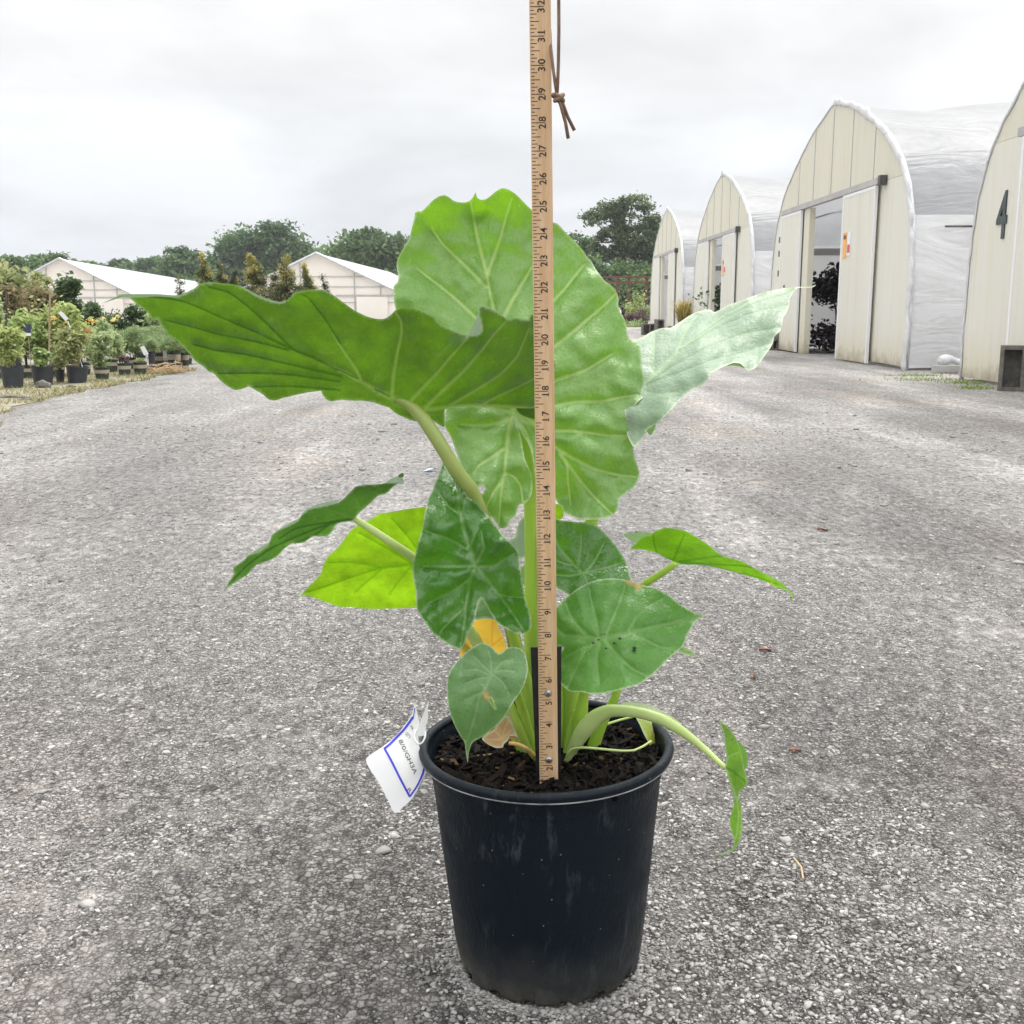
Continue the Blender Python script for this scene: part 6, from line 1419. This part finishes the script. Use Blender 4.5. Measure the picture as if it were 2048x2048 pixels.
# sheathing stalks massed at the crown
for pts, m in (([(1040, 1300, 1.19, 9), (1058, 1390, 1.185, 13), (1068, 1450, 1.185, 13), (1075, 1530, 1.185, 7)], 'petiole'), ([(1022, 1405, 1.165, 5), (1038, 1450, 1.165, 9), (1052, 1490, 1.17, 9), (1073, 1520, 1.175, 5)], 'petiole'), ([(1048, 1180, 1.225, 9), (1062, 1290, 1.22, 14), (1075, 1400, 1.215, 17), (1085, 1520, 1.21, 14)], 'petiole'),
               ([(1142, 1290, 1.225, 14), (1141, 1390, 1.222, 17), (1138, 1460, 1.218, 17), (1128, 1526, 1.21, 10)], 'petiole'), ([(1164, 1330, 1.235, 10), (1164, 1400, 1.23, 13), (1158, 1470, 1.225, 15), (1146, 1520, 1.215, 12)], 'petiole'), ([(1113, 1230, 1.23, 8), (1117, 1380, 1.222, 11), (1118, 1530, 1.21, 11)], 'petiole'), ([(1150, 1420, 1.20, 4), (1142, 1465, 1.195, 12), (1130, 1522, 1.19, 7)], 'petiole')):
    petiole(plant, pts, m, flat=.7, name='stalk')


# ================================================================== yardstick, cord, tag, litter
def yardstick():
    root = thing('yardstick', 'wooden yardstick with inch numbers standing upright in the pot in front of the plant', 'ruler', W(1098, 1568, 1.12))
    # axis: passes (1098,1568) near the bark and (1080,13) at the top of the picture, leaning slightly towards the camera
    b = W(1097.5, 1531, 1.120); t = W(1080.2, 13, 1.082)     # the 2 and 32 inch marks, at the middle of the stick's width
    ax = (t - b).normalized(); inch = (t - b).length / 30.0
    sd = Vector((1, 0, 0)); sd = (sd - ax * ax.x).normalized(); nf = sd.cross(ax)       # nf points to the camera side
    if nf.y > 0: nf = -nf
    o0 = b - ax * (2 * inch); hw = .0100
    M = Matrix((( sd.x, ax.x, nf.x, o0.x), (sd.y, ax.y, nf.y, o0.y), (sd.z, ax.z, nf.z, o0.z), (0, 0, 0, 1)))
    mb = MB(); e = .0007; th = .0042
    prof = [(-hw + e, 0), (hw - e, 0), (hw, -e), (hw, -th + e), (hw - e, -th), (-hw + e, -th), (-hw, -th + e), (-hw, -e)]
    vs = [(x, y, z) for y in (1.1 * inch, 36 * inch) for x, z in prof]
    mb.add(vs, [tuple(range(7, -1, -1)), tuple(range(8, 16))] + [(i, (i + 1) % 8, 8 + (i + 1) % 8, 8 + i) for i in range(8)])
    mb.build('stick', MT['wood'], root, False, M)
    mb = MB(); rg = random.Random(6); z = .00015
    for i in range(10, 36 * 8):
        if i < 9: continue
        y = i / 8 * inch
        if i % 8 == 0: l = .0152
        elif i % 4 == 0: l = .0082
        elif i % 2 == 0: l = .0058
        else: l = .0034
        if 16.8 < i / 8 < 17.6 and rg.random() < .55: continue        # worn patch
        hh = .00034 if i % 8 else .00036
        x0 = -hw + .0006 + rg.uniform(0, .0003)
        if i % 8 == 0:
            mb.add([(x0, y - hh, z), (x0 + .0062, y - hh, z), (x0 + .0062, y + hh, z), (x0, y + hh, z)], [(0, 1, 2, 3)])
            mb.add([(x0 + .0062, y - hh, z), (x0 + l - .0024, y - hh, z), (x0 + l - .0024, y + hh, z), (x0 + .0062, y + hh, z)], [(0, 1, 2, 3)])
        else:
            mb.add([(x0, y - hh, z), (x0 + l, y - hh, z), (x0 + l, y + hh, z), (x0, y + hh, z)], [(0, 1, 2, 3)])
    for k in range(2, 36):
        s = str(k)
        # digits lie on their side, reading upwards; a two-figure number straddles its inch line
        parts = [(s[0], -.0033), (s[1], .0033)] if len(s) == 2 else [(s, -.0036)]
        for ch, dy in parts:
            vs, fs = text_geo(ch, .0096, 0, .00013)
            vx = np.array([tuple(v) for v in vs]); cx = (vx[:, 0].min() + vx[:, 0].max()) / 2; cy = (vx[:, 1].min() + vx[:, 1].max()) / 2
            out_ = [(-(v[1] - cy) + .0008, (v[0] - cx) * 1.0 + k * inch + dy, z + .0001) for v in vx]
            if k in (17, 18) and ch == '1' : out_ = out_
            mb.add(out_, fs)
            # serif strokes
            xs = [p[0] for p in out_]; 
            if ch == '1': mb.add([(max(xs) - .0006, k * inch + dy - .0018, z + .0002), (max(xs), k * inch + dy - .0018, z + .0002), (max(xs), k * inch + dy + .0018, z + .0002), (max(xs) - .0006, k * inch + dy + .0018, z + .0002)], [(0, 1, 2, 3)])
    mb.build('markings', MT['ink'], root, False, M)
    for k in (2.27, 5.30):
        mb = MB(); mb.lathe([(.0039, 0), (.0037, .0010), (.0028, .0018), (.0012, .0022), (0, .0022)], (.0012 * 0 + .0003, k * inch, .0002), 24)
        s = mb.build('screw', MT['steel'], root, True, M)
        mb = MB(); c = (.0003, k * inch)
        for a in (.4, .4 + math.pi / 2):
            R = Matrix.Rotation(a, 3, 'Z'); mb.box((c[0] - .0019, c[1] - .0004, .0021), (c[0] + .0019, c[1] + .0004, .00262), R)
        mb.build('cross_slot', MT['dark_metal'], s, False, M)
    # black backing plate the stick is screwed to
    mb = MB(); y0, y1 = .75 * inch, 7.28 * inch; zf, zb = -th - .0003, -th - .0035
    q = [(-.0128, y0), (.0132, y0), (.0148, y1 - .004), (.0156, y1), (-.0178, y1)]
    n = len(q); mb.add([(x, y, zf) for x, y in q] + [(x, y, zb) for x, y in q], [tuple(range(n)), tuple(reversed(range(n, 2 * n)))] + [(i, n + i, n + (i + 1) % n, (i + 1) % n) for i in range(n)])
    mb.build('backing_plate', MT['black'], root, False, M)
    # leather cord through the hole near the top
    top = M @ Vector((0.002, 35.4 * inch, 0.0012))
    cord = thing('leather_cord', 'knotted brown leather cord hanging from the top of the yardstick', 'cord', top)
    Yk = 1.07
    bk = M @ Vector((.004, 33.5 * inch, -th - .004)); k0 = W(1114, 190, Yk)
    mb = MB(); mb.tube([top, M @ Vector((.012, 35.2 * inch, .003)), M @ Vector((.0165, 34 * inch, .002)), W(1117.5, 0, Yk), W(1117.8, 60, Yk), W(1117, 120, Yk), W(1115.5, 165, Yk), k0], .00155, 8); mb.build('strand', MT['leather'], cord, True)
    mb = MB(); mb.tube([top + Vector((0, .001, 0)), M @ Vector((.003, 35.1 * inch, -th - .003)), bk, M @ Vector((.009, 31.2 * inch, -th - .002)), W(1101, 90, Yk + .015), W(1106, 135, Yk + .006), W(1110, 165, Yk), k0], .0015, 8); mb.build('strand', MT['leather'], cord, True)
    for e in ([k0, W(1122, 212, Yk - .002), W(1131, 245, Yk), W(1136.5, 277, Yk)], [k0, W(1126, 208, Yk), W(1136, 235, Yk + .003), W(1149, 261, Yk + .004)]):
        mb = MB(); mb.tube(e, [.0015, .0016, .0016, .0017], 8); mb.build('tail', MT['leather'], cord, True)
    mb = MB(); c = W(1117, 196, Yk); pts = []
    for i in range(60):
        a = i / 59 * 4 * math.pi; pts.append(c + Vector((.0042 * math.cos(a) * (1 + .2 * math.sin(a * .5)), .003 * math.sin(a), .0028 * math.sin(a * .5 + .6) + .0012 * math.cos(a * 1.5))))
    mb.tube(pts, .0020, 8)
    mb.lathe([(0, -.0035), (.0035, -.0025), (.0044, 0), (.0035, .0028), (0, .0036)], tuple(c), 14); mb.build('knot', MT['leather'], cord, True)


yardstick()


def plant_tag():
    root = thing('price_tag', 'white folded paper tag with blue border hanging on the pot rim', 'tag', W(841, 1475, 1.2))
    ctl = [(732, 1519, 1.175), (790, 1625, 1.15), (830, 1405, 1.205), (845, 1500, 1.185), (820, 1600, 1.155), (765, 1510, 1.170), (790, 1470, 1.19), (800, 1560, 1.16)]
    Yf = rbf(ctl)
    def sheet(poly, dy, m, nm, par, step=4.0, flat=None):
        q = smooth_poly(poly, step); g = np.array([(x, y) for x in np.arange(q[:, 0].min(), q[:, 0].max(), 7) for y in np.arange(q[:, 1].min(), q[:, 1].max(), 7)]).reshape(-1, 2)
        if len(g):
            g = g[inside(g, q)]
        if len(g): g = g[seg_dist(g, q, np.roll(q, -1, 0)) > 2.5]
        al = np.concatenate([q, g]) if len(g) else q
        r = delaunay_2d_cdt([Vector(p) for p in al], [(i, (i + 1) % len(q)) for i in range(len(q))], [], 1, 1e-4)
        v2 = np.array([tuple(v) for v in r[0]]); Y = (Yf(v2) if flat is None else rbf(flat)(v2)) + dy
        P = WA(v2, Y); fs = []
        for f in r[2]:
            a, b_, c = (Vector(P[i]) for i in f[:3]); fr_ = (b_ - a).cross(c - a).dot(Vector((0, 0, CH)) - a) > 0
            fs.append(tuple(f) if fr_ else tuple(reversed(f)))
        mb = MB(); mb.add(P.tolist(), fs)
        if m == 'card':
            mb.add(WA(v2, Y + .0004).tolist(), [tuple(reversed(f)) for f in fs])
        return mb.build(nm, MT[m], par, m == 'card')
    card = sheet(T1((93, 1000), (330, 815), (540, 650), (700, 450), (805, 290), (850, 118), (880, 250), (915, 440), (900, 600), (905, 720), (930, 850), (1000, 980), (1060, 1060), (1020, 1200), (960, 1310), (880, 1480), (790, 1620), (680, 1720), (540, 1822), (440, 1640), (300, 1370)), 0, 'card', 'card', root)
    sheet(T1((915, 445), (985, 280), (1060, 92), (1050, 240), (1058, 350), (1015, 480), (1005, 620), (905, 630), (895, 560)), 0, 'card', 'folded_corner', root, flat=[(840, 1450, 1.192), (857, 1403, 1.20), (850, 1470, 1.19)])
    def stroke(pts, w, dy, m, nm):
        S = smooth_poly(pts, 5, False); d = np.gradient(S, axis=0); d /= np.linalg.norm(d, axis=1)[:, None] + 1e-9; nn = np.c_[-d[:, 1], d[:, 0]]
        a, b_ = S + nn * w / 2, S - nn * w / 2; al = np.concatenate([a, b_]); P = WA(al, Yf(al) + dy); n = len(S)
        return P.tolist(), [(i, n + i, n + i + 1, i + 1) for i in range(n - 1)]
    mb = MB()
    for pts, w in ((T1((848, 200), (838, 270), (825, 345)), 1.6), (T1((822, 340), (690, 520), (540, 680)), 4.6), (T1((545, 672), (460, 760), (368, 832)), 4.6), (T1((376, 822), (480, 1010), (620, 1290), (768, 1572)), 4.2), (T1((766, 1575), (820, 1500), (880, 1410), (930, 1310), (970, 1210), (1010, 1045)), 3.6)):
        vs, fs = stroke(pts, w, -.0006, 'blue', ''); mb.add(vs, fs)
    mb.build('blue_border', MT['blue'], root)
    def words(s, p0, p1, hpx, m, nm, mb):
        vs, fs = text_geo(s, 1.0); v = np.array([tuple(x) for x in vs]); w0, w1 = v[:, 0].min(), v[:, 0].max(); h0, h1 = v[:, 1].min(), v[:, 1].max()
        p0, p1 = np.array(p0), np.array(p1); d = (p1 - p0); L = np.linalg.norm(d); d = d / L; up = np.array([d[1], -d[0]])
        q = p0 + ((v[:, :1] - w0) / (w1 - w0)) * d * L + ((v[:, 1:2] - (h0 + h1) / 2) / (h1 - h0)) * up * hpx
        mb.add(WA(q, Yf(q) - .0006).tolist(), fs)
    mb = MB(); words('8/0/GH3A', *T1((620, 690), (862, 1215)), 8.6, 'greyink', '', mb); words('QTY', *T1((712, 585), (770, 665)), 7.0, '', '', mb); words('PR.', *T1((785, 478), (825, 545)), 4.2, '', '', mb)
    mb.build('lettering', MT['greyink'], root)
    mb = MB(); words('R', *T1((745, 1450), (790, 1500)), 7.5, '', '', mb); mb.build('red_mark', MT['redink'], root)
    c = W(840, 1471, 1.188); mb = MB(); pts = []
    for i in range(33):
        a = i / 32 * 2 * math.pi; pts.append(c + Vector((.0062 * math.cos(a), .010 * math.sin(a), .0052 * math.sin(a) + .001 * math.cos(2 * a))))
    mb.tube(pts, .0011, 8, cap=False); mb.build('loop_tie', MT['white'], root, True)


plant_tag()


def litter():
    g = ground_at(858, 944); mb = MB()
    rg = random.Random(2); vs = [g + Vector((x, y, z)) for x, y, z in ((-.03, 0, .004), (-.005, .03, .012), (.03, .05, .006), (.028, .025, .016), (-.01, -.012, .008))]
    mb.add(vs, [(0, 1, 4), (1, 2, 3), (1, 3, 4)]); mb.add([v + Vector((0, 0, -.002)) for v in vs], [(4, 1, 0), (3, 2, 1), (4, 3, 1)])
    tag(mb.build('plastic_scrap', MT['litter']), 'scrap of pale blue plastic on the gravel left of the plant', 'litter')
    for px, py, s, a, lb in ((1530, 1303, .016, .3, 'reddish brown dead leaf on the gravel right of the plant'), (1506, 1356, .013, 1.2, 'dark brown dead leaf below the reddish one on the gravel'), (1590, 1504, .012, .2, 'pale brown leaf crumb on the gravel at the right'), (1645, 1062, .02, .1, 'dark curled dead leaf on the gravel at the upper right')):
        g = ground_at(px, py); mb = MB(); R = Matrix.Rotation(a, 3, 'Z'); n = 8; top = []; 
        for i in range(n):
            f = i / (n - 1); w = math.sin(f * math.pi) ** .7 * .45 + .03
            for sgn in (-1, 0, 1): top.append(g + R @ Vector(((f - .5) * 2 * s, sgn * w * s, .002 + .30 * s * abs(sgn) + .15 * s * math.sin(f * 5))))
        mb.add(top, [(i * 3 + j, i * 3 + j + 1, i * 3 + j + 4, i * 3 + j + 3) for i in range(n - 1) for j in range(2)])
        tag(mb.build('dead_leaf', MT['brown_leaf']), lb, 'dead leaf', 'dead leaves on the gravel')
    a, b_ = ground_at(1587, 1722), ground_at(1606, 1763); mb = MB(); mb.tube([a + Vector((0, 0, .005)), a.lerp(b_, .5) + Vector((.004, 0, .006)), b_ + Vector((0, 0, .004))], .0014, 6)
    tag(mb.build('twig', MT['straw']), 'thin pale twig lying on the gravel to the right of the pot', 'twig')


litter()


# ================================================================== thin damp air: far trees fade a little
def haze():
    mb = MB(); mb.box((-280, -30, -1.0), (280, 330, 40))
    m = bpy.data.materials.new('haze'); m.use_nodes = True; m.node_tree.nodes.clear(); n = NT(m.node_tree)
    v = n.n('ShaderNodeVolumePrincipled', {'Color': (0.93, 0.96, 1.0), 'Density': HAZE, 'Anisotropy': 0.2})
    n.n('ShaderNodeOutputMaterial', {'Volume': v.outputs[0]})
    o = mb.build('haze', m); tag(o, 'thin damp haze filling the air over the yard', 'haze', kind='stuff')


HAZE = 0.0005
if HAZE: haze()
